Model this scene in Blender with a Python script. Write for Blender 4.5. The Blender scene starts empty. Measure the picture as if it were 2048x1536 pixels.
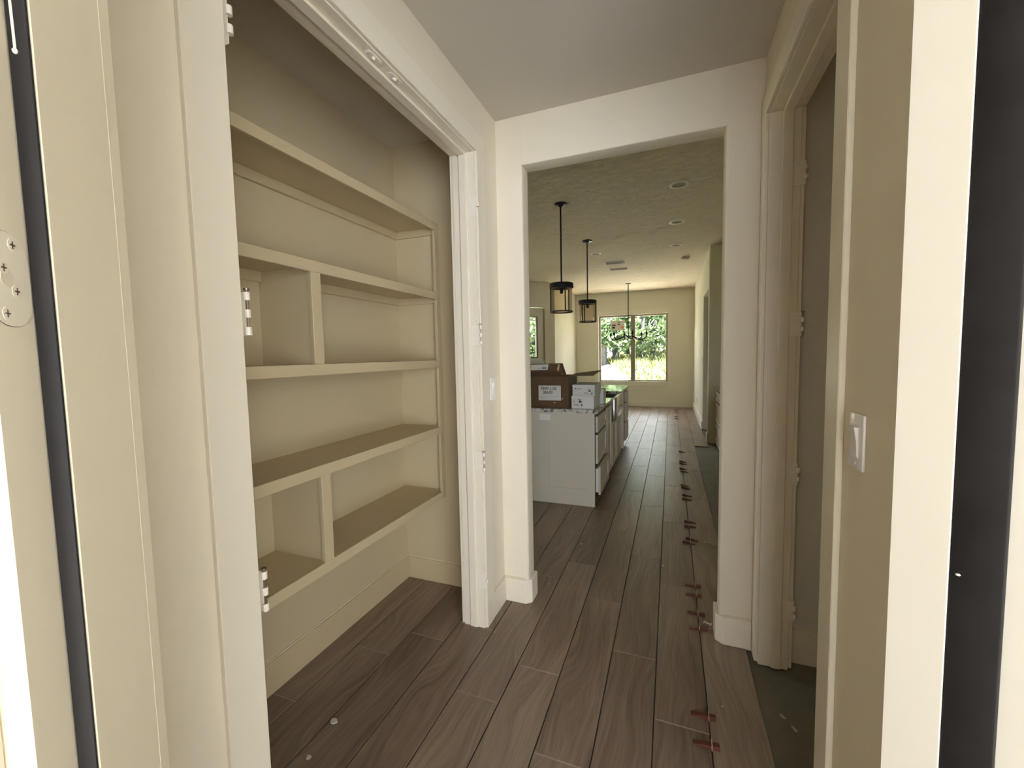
import bpy, bmesh, math, random
from mathutils import Vector, Matrix, noise

random.seed(7)
scene = bpy.context.scene
COL = scene.collection
PI = math.pi

# ------------------------------------------------------------------ camera
F_PX, YAW, PITCH, ROLL = 832.39, math.radians(20.9118), math.radians(3.9352), math.radians(1.1391)
cam_d = bpy.data.cameras.new('camera'); cam = bpy.data.objects.new('camera', cam_d); COL.objects.link(cam)
cam_d.sensor_fit = 'HORIZONTAL'; cam_d.sensor_width = 36.0; cam_d.lens = F_PX / 2048.0 * 36.0
cam_d.clip_start = 0.02; cam_d.clip_end = 400
fwd = Vector((-math.sin(YAW) * math.cos(PITCH), math.cos(YAW) * math.cos(PITCH), -math.sin(PITCH)))
rgt = Vector((math.cos(YAW), math.sin(YAW), 0)); dwn = fwd.cross(rgt)
c_, s_ = math.cos(ROLL), math.sin(ROLL)
r2 = rgt * c_ + dwn * s_; d2 = dwn * c_ - rgt * s_
m3 = Matrix((r2, -d2, -fwd)).transposed()
cam.matrix_world = Matrix.Translation((0, 0, 1.45)) @ m3.to_4x4()
scene.camera = cam

# ------------------------------------------------------------------ world, sun, exposure
SKY = 6.6
world = bpy.data.worlds.new('sky'); scene.world = world; world.use_nodes = True
bg = world.node_tree.nodes['Background']; bg.inputs[0].default_value = (0.90, 0.96, 1.03, 1); bg.inputs[1].default_value = SKY
sun_d = bpy.data.lights.new('sun', 'SUN'); sun_d.energy = 80.0; sun_d.angle = 0.01; sun_d.color = (1.0, 0.955, 0.88)
sun = bpy.data.objects.new('sun', sun_d); COL.objects.link(sun)
sun.rotation_euler = Vector((-0.42, 0.12, -0.90)).to_track_quat('-Z', 'Y').to_euler()
vs = scene.view_settings
vs.view_transform = 'Standard'; vs.look = 'None'; vs.gamma = 1.0; vs.use_curve_mapping = False; vs.exposure = 0.75
scene.cycles.use_denoising = True
scene.cycles.max_bounces = 14; scene.cycles.diffuse_bounces = 9; scene.cycles.glossy_bounces = 4
scene.cycles.transparent_max_bounces = 12; scene.cycles.sample_clamp_indirect = 8.0
scene.cycles.caustics_reflective = False; scene.cycles.caustics_refractive = False

def portal(name, loc, direction, w, h):
    d = bpy.data.lights.new(name, 'AREA'); d.shape = 'RECTANGLE'; d.size = w; d.size_y = h
    d.cycles.is_portal = True
    o = bpy.data.objects.new(name, d); COL.objects.link(o); o.location = loc
    o.rotation_euler = Vector(direction).to_track_quat('-Z', 'Z').to_euler()

# ------------------------------------------------------------------ mesh helpers
ORG = {}
def origin_of(o): return ORG.get(o.name, Vector((0, 0, 0)))

class MB:
    def __init__(s): s.v = []; s.f = []
    def add(s, vs_, fs):
        n = len(s.v); s.v += [tuple(p) for p in vs_]; s.f += [tuple(n + i for i in f) for f in fs]; return s
    def hexa(s, p):
        return s.add(p, [(0, 3, 2, 1), (4, 5, 6, 7), (0, 1, 5, 4), (1, 2, 6, 5), (2, 3, 7, 6), (3, 0, 4, 7)])
    def box(s, x0, x1, y0, y1, z0, z1):
        return s.hexa([(x0, y0, z0), (x1, y0, z0), (x1, y1, z0), (x0, y1, z0), (x0, y0, z1), (x1, y0, z1), (x1, y1, z1), (x0, y1, z1)])
    def prism(s, poly, axis, a, b):
        def m(p, q, t): return (p, q, t) if axis == 'z' else (t, p, q) if axis == 'x' else (p, t, q)
        n = len(poly)
        vs_ = [m(p, q, a) for p, q in poly] + [m(p, q, b) for p, q in poly]
        fs = [tuple(range(n))[::-1], tuple(range(n, 2 * n))] + [(i, (i + 1) % n, n + (i + 1) % n, n + i) for i in range(n)]
        return s.add(vs_, fs)
    def cyl(s, p0, p1, r, n=12, r1=None):
        p0 = Vector(p0); p1 = Vector(p1); r1 = r if r1 is None else r1
        d = (p1 - p0).normalized(); a = d.orthogonal().normalized(); b = d.cross(a)
        vs_ = [p0 + (a * math.cos(2 * PI * i / n) + b * math.sin(2 * PI * i / n)) * r for i in range(n)]
        vs_ += [p1 + (a * math.cos(2 * PI * i / n) + b * math.sin(2 * PI * i / n)) * r1 for i in range(n)]
        return s.add(vs_, [tuple(range(n))[::-1], tuple(range(n, 2 * n))] + [(i, (i + 1) % n, n + (i + 1) % n, n + i) for i in range(n)])
    def lathe(s, prof, c, n=24, closed=False):
        vs_ = []; fs = []; k = len(prof)
        for r, z in prof:
            for i in range(n): vs_.append((c[0] + r * math.cos(2 * PI * i / n), c[1] + r * math.sin(2 * PI * i / n), c[2] + z))
        for j in range(k if closed else k - 1):
            a0 = j * n; b0 = ((j + 1) % k) * n
            for i in range(n): fs.append((a0 + i, a0 + (i + 1) % n, b0 + (i + 1) % n, b0 + i))
        return s.add(vs_, fs)
    def tube(s, path, r, n=8):
        pts = [Vector(p) for p in path]; vs_ = []; fs = []; a = None
        for i, p in enumerate(pts):
            d = (pts[min(i + 1, len(pts) - 1)] - pts[max(i - 1, 0)]).normalized()
            a = d.orthogonal().normalized() if a is None else (a - d * a.dot(d)).normalized()
            b = d.cross(a)
            vs_ += [p + (a * math.cos(2 * PI * j / n) + b * math.sin(2 * PI * j / n)) * r for j in range(n)]
        for i in range(len(pts) - 1):
            for j in range(n): fs.append((i * n + j, i * n + (j + 1) % n, (i + 1) * n + (j + 1) % n, (i + 1) * n + j))
        fs += [tuple(range(n))[::-1], tuple(range((len(pts) - 1) * n, len(pts) * n))]
        return s.add(vs_, fs)
    def ellipsoid(s, c, r, n=10, k=6):
        prof = [(math.sin(PI * j / k), -math.cos(PI * j / k)) for j in range(1, k)]
        vs_ = [(c[0], c[1], c[2] - r[2])]; fs = []
        for a, z in prof:
            for i in range(n): vs_.append((c[0] + r[0] * a * math.cos(2 * PI * i / n), c[1] + r[1] * a * math.sin(2 * PI * i / n), c[2] + r[2] * z))
        vs_.append((c[0], c[1], c[2] + r[2])); m = len(prof)
        for i in range(n):
            fs.append((0, 1 + (i + 1) % n, 1 + i)); fs.append((1 + (m - 1) * n + i, 1 + (m - 1) * n + (i + 1) % n, len(vs_) - 1))
            for j in range(m - 1): fs.append((1 + j * n + i, 1 + j * n + (i + 1) % n, 1 + (j + 1) * n + (i + 1) % n, 1 + (j + 1) * n + i))
        return s.add(vs_, fs)
    def mesh(s, name, mat, off=Vector((0, 0, 0)), bevel=0, seg=1, smooth=False, recalc=True):
        me = bpy.data.meshes.new(name)
        me.from_pydata([tuple(Vector(p) - off) for p in s.v], [], s.f)
        if recalc or bevel:
            bm = bmesh.new(); bm.from_mesh(me)
            bmesh.ops.recalc_face_normals(bm, faces=bm.faces)
            if bevel:
                es = [e for e in bm.edges if len(e.link_faces) == 2 and e.calc_face_angle(0) > 0.5]
                bmesh.ops.bevel(bm, geom=es, offset=bevel, segments=seg, affect='EDGES', profile=0.5, clamp_overlap=True)
            bm.to_mesh(me); bm.free()
        if smooth:
            for p in me.polygons: p.use_smooth = True
            try: me.set_sharp_from_angle(angle=0.7)
            except Exception: pass
        if mat: me.materials.append(mat)
        return me
    def build(s, name, mat, parent=None, loc=None, **k):
        off = origin_of(parent) if parent else Vector(loc if loc else (0, 0, 0))
        o = bpy.data.objects.new(name, s.mesh(name, mat, off, **k)); COL.objects.link(o)
        if parent: o.parent = parent
        else: o.location = off
        ORG[o.name] = off
        return o

def tag(o, label=None, cat=None, group=None, kind=None):
    if label: o['label'] = label
    if cat: o['category'] = cat
    if group: o['group'] = group
    if kind: o['kind'] = kind
    return o
def thing(name, loc, label, cat, group=None, kind=None):
    o = bpy.data.objects.new(name, None); COL.objects.link(o); o.location = loc; o.empty_display_size = 0.1
    ORG[o.name] = Vector(loc)
    return tag(o, label, cat, group, kind)
def struct(name, mb, mat, label=None, cat=None, **k):
    return tag(mb.build(name, mat, **k), label, cat, None, 'structure')
def copy_tree(o, loc, parent=None):
    c = o.copy(); COL.objects.link(c)
    if parent: c.parent = parent
    else: c.location = loc
    ORG[c.name] = Vector(loc)
    for ch in list(o.children): copy_tree(ch, loc, c)
    return c

# ------------------------------------------------------------------ materials
def newmat(name):
    m = bpy.data.materials.new(name); m.use_nodes = True
    nt = m.node_tree; b = nt.nodes['Principled BSDF']
    return m, nt, b
def link(nt, a, b): nt.links.new(a, b)
def coords(nt, kind='Object', scale=(1, 1, 1)):
    tc = nt.nodes.new('ShaderNodeTexCoord'); mp = nt.nodes.new('ShaderNodeMapping'); mp.inputs['Scale'].default_value = scale
    link(nt, tc.outputs[kind], mp.inputs[0]); return mp
def noise_tex(nt, vec, scale, detail=3, rough=0.5, dist=0.0):
    n = nt.nodes.new('ShaderNodeTexNoise'); n.inputs['Scale'].default_value = scale; n.inputs['Detail'].default_value = detail
    n.inputs['Roughness'].default_value = rough; n.inputs['Distortion'].default_value = dist
    link(nt, vec, n.inputs['Vector']); return n
def ramp(nt, fac, stops):
    r = nt.nodes.new('ShaderNodeValToRGB'); e = r.color_ramp.elements
    while len(e) < len(stops): e.new(0.5)
    for x, (p, c) in zip(e, stops): x.position = p; x.color = (*c, 1)
    link(nt, fac, r.inputs[0]); return r
def bump(nt, b, h, strength=0.2, dist=0.002):
    n = nt.nodes.new('ShaderNodeBump'); n.inputs['Strength'].default_value = strength; n.inputs['Distance'].default_value = dist
    link(nt, h, n.inputs['Height']); link(nt, n.outputs[0], b.inputs['Normal']); return n
def simple(name, col, rough=0.5, metal=0.0, var=0.06, scale=6.0, bmp=0.0, bscale=300.0, bdist=0.001, spec=0.5):
    m, nt, b = newmat(name); mp = coords(nt)
    n = noise_tex(nt, mp.outputs[0], scale, 4)
    lo = tuple(c * (1 - var) for c in col); hi = tuple(min(1, c * (1 + var)) for c in col)
    r = ramp(nt, n.outputs[0], [(0.3, lo), (0.7, hi)])
    link(nt, r.outputs[0], b.inputs['Base Color'])
    b.inputs['Roughness'].default_value = rough; b.inputs['Metallic'].default_value = metal
    b.inputs['Specular IOR Level'].default_value = spec
    if bmp:
        n2 = noise_tex(nt, mp.outputs[0], bscale, 3); bump(nt, b, n2.outputs[0], bmp, bdist)
    return m

CREAM = (0.74, 0.665, 0.525)
M_wall = simple('wall_paint', CREAM, 0.75, var=0.015, scale=2.0, bmp=0.35, bscale=90, bdist=0.0012)
M_trim = simple('trim_paint', (0.76, 0.69, 0.555), 0.38, var=0.012, scale=2.5, bmp=0.06, bscale=60, bdist=0.001)
M_trimk = simple('kitchen_trim_paint', (0.79, 0.765, 0.66), 0.38, var=0.012, scale=2.5, bmp=0.06, bscale=60, bdist=0.001)
M_shelf_shade = simple('shelf_paint_shaded', (0.56, 0.455, 0.285), 0.42, var=0.012, scale=2.5, bmp=0.06, bscale=60, bdist=0.001)  # closet shade put into the colour: darker copy of the trim paint
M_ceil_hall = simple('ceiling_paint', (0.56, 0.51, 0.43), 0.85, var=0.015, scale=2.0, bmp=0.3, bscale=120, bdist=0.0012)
M_wallk = simple('kitchen_paint', (0.76, 0.735, 0.625), 0.75, var=0.015, scale=2.0, bmp=0.3, bscale=90, bdist=0.0012)
M_closet_shade = simple('closet_paint_shaded', (0.55, 0.455, 0.29), 0.75, var=0.015, scale=2.0, bmp=0.35, bscale=90, bdist=0.0012)  # wall paint copy darkened to carry the shade inside the closet
M_dull_cream = simple('dull_cream', (0.70, 0.63, 0.50), 0.6, var=0.03)  # screws, latch hole and the strips for shaded baseboard bevels
M_room_dim = simple('room_paint_dimmed', (0.64, 0.60, 0.53), 0.7, var=0.02)  # wall tone greyed for the little light in the side room
M_black = simple('black_rubber', (0.020, 0.017, 0.016), 0.6, var=0.25, scale=9, bmp=0.1, bscale=80, spec=0.2)
M_bronze = simple('black_metal', (0.012, 0.011, 0.010), 0.5, metal=0.0, spec=0.25, var=0.1)
M_steel = simple('brushed_steel', (0.52, 0.51, 0.49), 0.18, metal=1.0, var=0.04, scale=12)
M_pin = simple('hinge_pin', (0.25, 0.20, 0.15), 0.3, metal=1.0, var=0.1)
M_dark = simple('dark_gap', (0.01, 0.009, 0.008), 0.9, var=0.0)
M_hard = simple('painted_hardware', (0.79, 0.735, 0.62), 0.36, var=0.02)
M_plate = simple('switch_plastic', (0.80, 0.77, 0.72), 0.30, var=0.01)
M_cab = simple('cabinet_paint', (0.64, 0.585, 0.49), 0.40, var=0.012, scale=3, bmp=0.05, bscale=70)
M_gap_shade = simple('cabinet_gap_shade', (0.05, 0.042, 0.032), 0.8, var=0.1)  # dark colour standing in for shade in the cabinet gaps
M_frame = simple('window_frame_taupe', (0.25, 0.23, 0.17), 0.45, var=0.05)
M_card = simple('cardboard', (0.122, 0.067, 0.032), 0.85, var=0.08, scale=14, bmp=0.1, bscale=220)
M_card_in = simple('cardboard_green_grey', (0.21, 0.17, 0.105), 0.85, var=0.06, scale=14)
M_white = simple('white_card', (0.70, 0.69, 0.68), 0.7, var=0.02)
M_paper = simple('label_paper', (0.66, 0.64, 0.60), 0.7, var=0.02)
M_ink = simple('black_ink', (0.03, 0.028, 0.03), 0.7, var=0.0)
M_inkgrey = simple('grey_ink', (0.25, 0.25, 0.26), 0.7, var=0.0)
M_orange = simple('orange_print', (0.75, 0.30, 0.16), 0.7, var=0.0)
M_tape = simple('clear_tape', (0.50, 0.40, 0.27), 0.25, var=0.05)
M_foam = simple('foam_wrap', (0.62, 0.60, 0.46), 0.6, var=0.04, scale=10)
M_wedge = simple('red_brown_plastic', (0.115, 0.030, 0.018), 0.40, var=0.15)
M_wedge_y = simple('orange_plastic', (0.40, 0.17, 0.03), 0.45, var=0.1)
M_clip = simple('white_plastic', (0.62, 0.58, 0.50), 0.4, var=0.05)
M_chip = simple('plaster', (0.62, 0.59, 0.53), 0.9, var=0.06)
M_grout = simple('grout', (0.36, 0.31, 0.25), 0.9, var=0.1)
M_smear = simple('thin_plaster', (0.42, 0.40, 0.34), 0.9, var=0.15, scale=60)
M_grille = simple('vent_grey', (0.30, 0.26, 0.20), 0.6, var=0.04)
M_can = simple('can_trim_white', (0.82, 0.79, 0.72), 0.45, var=0.02)
M_baffle = simple('can_baffle', (0.28, 0.235, 0.17), 0.6, var=0.05)
M_detector = simple('detector_plastic', (0.42, 0.39, 0.31), 0.6, var=0.03)
M_gravel = simple('gravel_white', (0.74, 0.69, 0.58), 0.95, var=0.22, scale=3.0, bmp=0.5, bscale=20, bdist=0.02)
M_porch = simple('porch_concrete', (0.215, 0.235, 0.268), 0.9, var=0.08, scale=2.0)
M_soil = simple('grass_ground', (0.10, 0.10, 0.032), 0.95, var=0.35, scale=1.2)
M_grass = simple('grass_blades', (0.105, 0.118, 0.034), 0.8, var=0.6, scale=1.6)
M_brush = simple('dry_brush', (0.16, 0.10, 0.07), 0.9, var=0.3)
M_bark = simple('bark', (0.05, 0.052, 0.055), 0.9, var=0.3, scale=2.0)
M_bounce = simple('bounce_wall_white', (0.78, 0.76, 0.72), 0.9, var=0.05)
M_blocker = simple('light_blocker_tan', (0.45, 0.40, 0.34), 0.9, var=0.1)

def leaf_mat(name, a, b_):
    m, nt, b = newmat(name)
    mp = coords(nt); n = noise_tex(nt, mp.outputs[0], 1.6, 3)
    r = ramp(nt, n.outputs[0], [(0.3, a), (0.7, b_)])
    link(nt, r.outputs[0], b.inputs['Base Color']); b.inputs['Roughness'].default_value = 0.55
    tr = nt.nodes.new('ShaderNodeBsdfTranslucent'); link(nt, r.outputs[0], tr.inputs[0])
    mx = nt.nodes.new('ShaderNodeMixShader'); mx.inputs[0].default_value = 0.45
    out = nt.nodes['Material Output']
    link(nt, b.outputs[0], mx.inputs[1]); link(nt, tr.outputs[0], mx.inputs[2]); link(nt, mx.outputs[0], out.inputs[0])
    return m
M_leaf = leaf_mat('leaves', (0.05, 0.095, 0.037), (0.12, 0.175, 0.075))
M_leaf2 = leaf_mat('leaves_light', (0.08, 0.125, 0.05), (0.17, 0.22, 0.11))

def glass_mat(name, tint=(0.97, 0.98, 0.97), refl=0.5, rough=0.0):
    m = bpy.data.materials.new(name); m.use_nodes = True; nt = m.node_tree
    nt.nodes.remove(nt.nodes['Principled BSDF']); out = nt.nodes['Material Output']
    t = nt.nodes.new('ShaderNodeBsdfTransparent'); t.inputs[0].default_value = (*tint, 1)
    g = nt.nodes.new('ShaderNodeBsdfGlossy'); g.inputs['Roughness'].default_value = rough
    fr = nt.nodes.new('ShaderNodeFresnel'); fr.inputs[0].default_value = 1.45
    mu = nt.nodes.new('ShaderNodeMath'); mu.operation = 'MULTIPLY'; mu.inputs[1].default_value = refl
    mx = nt.nodes.new('ShaderNodeMixShader')
    link(nt, fr.outputs[0], mu.inputs[0]); link(nt, mu.outputs[0], mx.inputs[0])
    link(nt, t.outputs[0], mx.inputs[1]); link(nt, g.outputs[0], mx.inputs[2]); link(nt, mx.outputs[0], out.inputs[0])
    return m
M_glass = glass_mat('window_glass')
M_shade = glass_mat('smoky_shade_glass', (0.90, 0.87, 0.83), 0.35)

# textured kitchen ceiling (knockdown)
def ceil_mat():
    m, nt, b = newmat('ceiling_knockdown'); mp = coords(nt, scale=(1, 1, 1))
    b.inputs['Base Color'].default_value = (0.70, 0.62, 0.49, 1); b.inputs['Roughness'].default_value = 0.85
    n = noise_tex(nt, coords(nt, scale=(6, 12, 1)).outputs[0], 1.0, 5, 0.6, 0.8)
    r = ramp(nt, n.outputs[0], [(0.46, (0, 0, 0)), (0.54, (1, 1, 1))])
    bump(nt, b, r.outputs[0], 0.9, 0.012)
    return m
M_ceil = ceil_mat()

def plank_mat():
    m, nt, b = newmat('wood_look_tile')
    tc = nt.nodes.new('ShaderNodeTexCoord'); oi = nt.nodes.new('ShaderNodeObjectInfo')
    sc = nt.nodes.new('ShaderNodeVectorMath'); sc.operation = 'SCALE'; sc.inputs['Scale'].default_value = 37.0
    cb = nt.nodes.new('ShaderNodeCombineXYZ')
    for i in range(3): link(nt, oi.outputs['Random'], cb.inputs[i])
    link(nt, cb.outputs[0], sc.inputs[0])
    ad = nt.nodes.new('ShaderNodeVectorMath'); ad.operation = 'ADD'
    link(nt, tc.outputs['Object'], ad.inputs[0]); link(nt, sc.outputs[0], ad.inputs[1])
    def mapped(s):
        mp = nt.nodes.new('ShaderNodeMapping'); mp.inputs['Scale'].default_value = s; link(nt, ad.outputs[0], mp.inputs[0]); return mp
    # grain lines are bent by a slow warp so that they close into cathedral arcs
    wn = noise_tex(nt, mapped((5.0, 1.7, 1)).outputs[0], 1.0, 1, 0.5)
    wsub = nt.nodes.new('ShaderNodeMath'); wsub.operation = 'SUBTRACT'; link(nt, wn.outputs[0], wsub.inputs[0]); wsub.inputs[1].default_value = 0.5
    wmul = nt.nodes.new('ShaderNodeMath'); wmul.operation = 'MULTIPLY'; link(nt, wsub.outputs[0], wmul.inputs[0]); wmul.inputs[1].default_value = 0.21
    wc = nt.nodes.new('ShaderNodeCombineXYZ'); link(nt, wmul.outputs[0], wc.inputs[0])
    wad = nt.nodes.new('ShaderNodeVectorMath'); wad.operation = 'ADD'; link(nt, ad.outputs[0], wad.inputs[0]); link(nt, wc.outputs[0], wad.inputs[1])
    def warped(sc3):
        mp = nt.nodes.new('ShaderNodeMapping'); mp.inputs['Scale'].default_value = sc3; link(nt, wad.outputs[0], mp.inputs[0]); return mp
    big = noise_tex(nt, mapped((5, 1.0, 1)).outputs[0], 1.0, 2, 0.5, 0.2)
    mid = noise_tex(nt, warped((34, 0.7, 1)).outputs[0], 1.0, 3, 0.55)
    grain = noise_tex(nt, warped((95, 2.0, 1)).outputs[0], 1.0, 3, 0.6)
    fine = noise_tex(nt, mapped((260, 9, 1)).outputs[0], 1.0, 2, 0.6)
    def mixf(a, b2, f):
        x = nt.nodes.new('ShaderNodeMix'); x.data_type = 'FLOAT'; x.inputs[0].default_value = f
        link(nt, a, x.inputs[2]); link(nt, b2, x.inputs[3]); return x.outputs[0]
    v = mixf(big.outputs[0], mid.outputs[0], 0.40); v = mixf(v, grain.outputs[0], 0.38); v = mixf(v, fine.outputs[0], 0.18)
    r = ramp(nt, v, [(0.34, PLANK_DARK), (0.50, PLANK_MID), (0.68, PLANK_LIGHT)])
    hs = nt.nodes.new('ShaderNodeHueSaturation'); link(nt, r.outputs[0], hs.inputs['Color'])
    mr = nt.nodes.new('ShaderNodeMapRange'); mr.inputs[3].default_value = 0.86; mr.inputs[4].default_value = 1.14
    link(nt, oi.outputs['Random'], mr.inputs[0]); link(nt, mr.outputs[0], hs.inputs['Value'])
    link(nt, hs.outputs[0], b.inputs['Base Color'])
    b.inputs['Roughness'].default_value = 0.37; b.inputs['Specular IOR Level'].default_value = 0.42
    hh = noise_tex(nt, mapped((11, 9, 1)).outputs[0], 1.0, 2, 0.5)
    v2 = mixf(v, hh.outputs[0], 0.6)
    bump(nt, b, v2, 0.25, 0.0035)
    return m
PLANK_DARK, PLANK_MID, PLANK_LIGHT = (0.115, 0.080, 0.056), (0.225, 0.166, 0.122), (0.345, 0.265, 0.20)
M_plank = plank_mat()

def slab_mat():
    m, nt, b = newmat('concrete_slab'); mp = coords(nt)
    n = noise_tex(nt, mp.outputs[0], 3.0, 6, 0.65)
    r = ramp(nt, n.outputs[0], [(0.3, (0.115, 0.108, 0.080)), (0.7, (0.19, 0.178, 0.140))])
    n2 = noise_tex(nt, coords(nt, scale=(3.5, 5.5, 1)).outputs[0], 1.0, 4, 0.7, 1.5)
    r2_ = ramp(nt, n2.outputs[0], [(0.66, (0, 0, 0)), (0.78, (0.5, 0.5, 0.5))])
    mx = nt.nodes.new('ShaderNodeMix'); mx.data_type = 'RGBA'
    link(nt, r2_.outputs[0], mx.inputs[0]); link(nt, r.outputs[0], mx.inputs[6]); mx.inputs[7].default_value = (0.36, 0.34, 0.29, 1)
    link(nt, mx.outputs[2], b.inputs['Base Color']); b.inputs['Roughness'].default_value = 0.6
    bump(nt, b, n.outputs[0], 0.3, 0.004)
    return m
M_slab = slab_mat()

def granite_mat():
    m, nt, b = newmat('granite'); mp = coords(nt)
    vo = nt.nodes.new('ShaderNodeTexVoronoi'); vo.inputs['Scale'].default_value = 26; link(nt, mp.outputs[0], vo.inputs['Vector'])
    n = noise_tex(nt, mp.outputs[0], 14, 6, 0.75, 1.4)
    r = ramp(nt, n.outputs[0], [(0.40, (0.045, 0.035, 0.035)), (0.47, (0.28, 0.25, 0.22)), (0.53, (0.62, 0.60, 0.56)), (0.70, (0.72, 0.70, 0.66))])
    link(nt, r.outputs[0], b.inputs['Base Color']); b.inputs['Roughness'].default_value = 0.07
    return m
M_granite = granite_mat()

# ================================================================== THE SETTING
HC = 2.742          # hall ceiling
KC = 3.085          # kitchen ceiling
XL, XR = -0.917, 0.387      # hall wall faces
YW0, YW1 = 2.215, 2.322     # wall with the opening
YF = 11.72                  # window wall face

# entry doorway frame stands at 45 degrees: u runs along its wall, v through it towards the hall
EL = Vector((-0.379, 0.1885)); EU = Vector((math.cos(PI / 4), math.sin(PI / 4))); EV = Vector((-math.sin(PI / 4), math.cos(PI / 4)))
EW = 1.077
def E2(u, v): p = EL + EU * u + EV * v; return (p.x, p.y)
def ebox(mb, u0, u1, v0, v1, z0, z1):
    c = [E2(u0, v0), E2(u1, v0), E2(u1, v1), E2(u0, v1)]
    return mb.hexa([(*p, z0) for p in c] + [(*p, z1) for p in c])

# ---- floor: slab plus plank tiles
floor = struct('floor', MB().box(-7.5, 2.6, -1.2, 11.9, -0.25, -0.012), M_slab, 'grey concrete slab floor partly covered by brown wood-look plank tiles', 'floor')
PW, PL, G = 0.2035, 1.036, 0.0048
offs = {0: 4.385, -1: 1.645, -2: 1.984, -3: 1.35, -4: 1.738, -5: 1.508, -6: 1.927, -7: 1.768, -8: 1.593, -9: 1.227}
plank_mesh = {}
def plank(x0, w, y0, ln):
    key = (round(w, 3), round(ln, 3))
    if key not in plank_mesh:
        mb = MB().box(G / 2, w - G / 2, G / 2, ln - G / 2, -0.0115, 0.0)
        plank_mesh[key] = mb.mesh('plank', M_plank, bevel=0.0012, seg=1)
    o = bpy.data.objects.new('plank', plank_mesh[key]); COL.objects.link(o)
    o.parent = floor; o.location = (x0, y0, 0)
for k in range(0, -10, -1):
    x0 = 0.1485 + k * PW; w = PW
    if k == -9: x0 += 0.055; w -= 0.055
    y_start = max(0.36, x0 + w + 0.567 + 0.02) if k > -3 else 0.36
    if k == 0: y_start = 0.99
    y_end = YF if k > -9 else 2.245
    o0 = offs[k]; n0 = math.floor((y_start - o0) / PL)
    y = o0 + n0 * PL
    while y < y_end - 0.03:
        a = max(y, y_start); b = min(y + PL, y_end)
        if b - a > 0.05:
            plank(x0, w, a, b - a)
        y += PL
for y in (6.915, 7.951, 8.987, 10.023, 11.059):
    plank(0.1485 + PW, PW - 0.004, y, min(PL, YF - y))

# ---- ceilings
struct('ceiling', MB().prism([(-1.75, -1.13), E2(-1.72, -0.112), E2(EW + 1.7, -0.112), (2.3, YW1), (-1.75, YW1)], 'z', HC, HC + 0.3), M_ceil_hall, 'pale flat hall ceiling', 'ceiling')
struct('ceiling_kitchen', MB().box(-7.6, 2.7, YW1, YF + 0.15, KC, KC + 0.2), M_ceil, 'knockdown-textured kitchen ceiling', 'ceiling')

# ---- hall left wall with closet opening
CY0, CY1, CH = 0.675, 1.928, 2.458     # clear opening of closet
CI = -1.038                            # closet side face of the hall wall
struct('wall_left', MB().box(CI, XL, -0.95, CY0 - 0.018, -0.012, HC).box(CI, XL, CY1 + 0.018, YW0, -0.012, HC).box(CI, XL, CY0 - 0.018, CY1 + 0.018, CH + 0.018, HC), M_wall, 'cream hall wall around the closet opening', 'wall')
struct('wall_closet_back', MB().box(-1.75, -1.622, 0.25, 2.322, -0.012, HC), M_closet_shade, 'cream back wall of the closet', 'wall')
struct('wall_closet_near', MB().box(-1.622, CI, 0.25, 0.352, -0.012, HC), M_closet_shade, 'cream near side wall of the closet', 'wall')
struct('wall_closet_far', MB().box(-1.622, CI, 2.25, YW1, -0.012, HC), M_closet_shade, 'cream far side wall of the closet', 'wall')

# ---- wall between hall and kitchen with bullnosed opening
OX0, OX1, OH = -0.765, 0.232, 2.482
def rounded(x0, x1, y0, y1, corners, r=0.013, n=5):
    pts = []
    for (cx, cy, a0, key) in ((x0, y0, PI, 'a'), (x1, y0, 1.5 * PI, 'b'), (x1, y1, 0, 'c'), (x0, y1, 0.5 * PI, 'd')):
        if key in corners:
            ox = cx + (r if cx == x0 else -r); oy = cy + (r if cy == y0 else -r)
            for i in range(n + 1):
                t = a0 + (PI / 2) * i / n; pts.append((ox + r * math.cos(t), oy + r * math.sin(t)))
        else: pts.append((cx, cy))
    return pts
wm = MB().prism(rounded(XL - 0.1, OX0, YW0, YW1, 'bc'), 'z', -0.012, OH)
wm.prism(rounded(OX1, 2.3, YW0, YW1, 'ad'), 'z', -0.012, OH)
wm.prism(rounded(YW0, YW1, OH, KC, 'ab', 0.006, 3), 'x', OX0 - 0.0001, OX1 + 0.0001)
wm.box(XL - 0.1, OX0, YW0, YW1, OH, KC).box(OX1, 2.3, YW0, YW1, OH, KC)
struct('wall_middle', wm, M_wall, 'cream wall with the rounded-edge opening into the kitchen', 'wall', smooth=True)
struct('wall_kitchen_near', MB().box(-7.6, XL - 0.1, YW1 - 0.04, YW1, -0.012, KC + 0.1), M_wallk, 'kitchen side wall left of the opening', 'wall')

# ---- hall right wall with door opening, and the dim room behind it
RY0, RY1, RH, RT = 1.287, 2.121, 2.456, 0.5055
struct('wall_right', MB().prism([(XR, 0.9545), (RT, 0.9545 + RT - XR), (RT, RY0 - 0.018), (XR, RY0 - 0.018)], 'z', -0.012, HC).box(XR, RT, RY1 + 0.018, YW0, -0.012, HC).box(XR, RT, RY0 - 0.018, RY1 + 0.018, RH + 0.018, HC), M_wall, 'cream hall wall with the side door opening and light switch', 'wall')
struct('wall_room_far', MB().box(RT, 2.3, 2.203, 2.2149, -0.012, HC), M_room_dim, 'dim-toned wall seen through the side door opening', 'wall')
struct('wall_room_right', MB().box(2.2, 2.3, 0.3, YW0, -0.012, HC), M_room_dim, 'end wall of the side room', 'wall')

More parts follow.
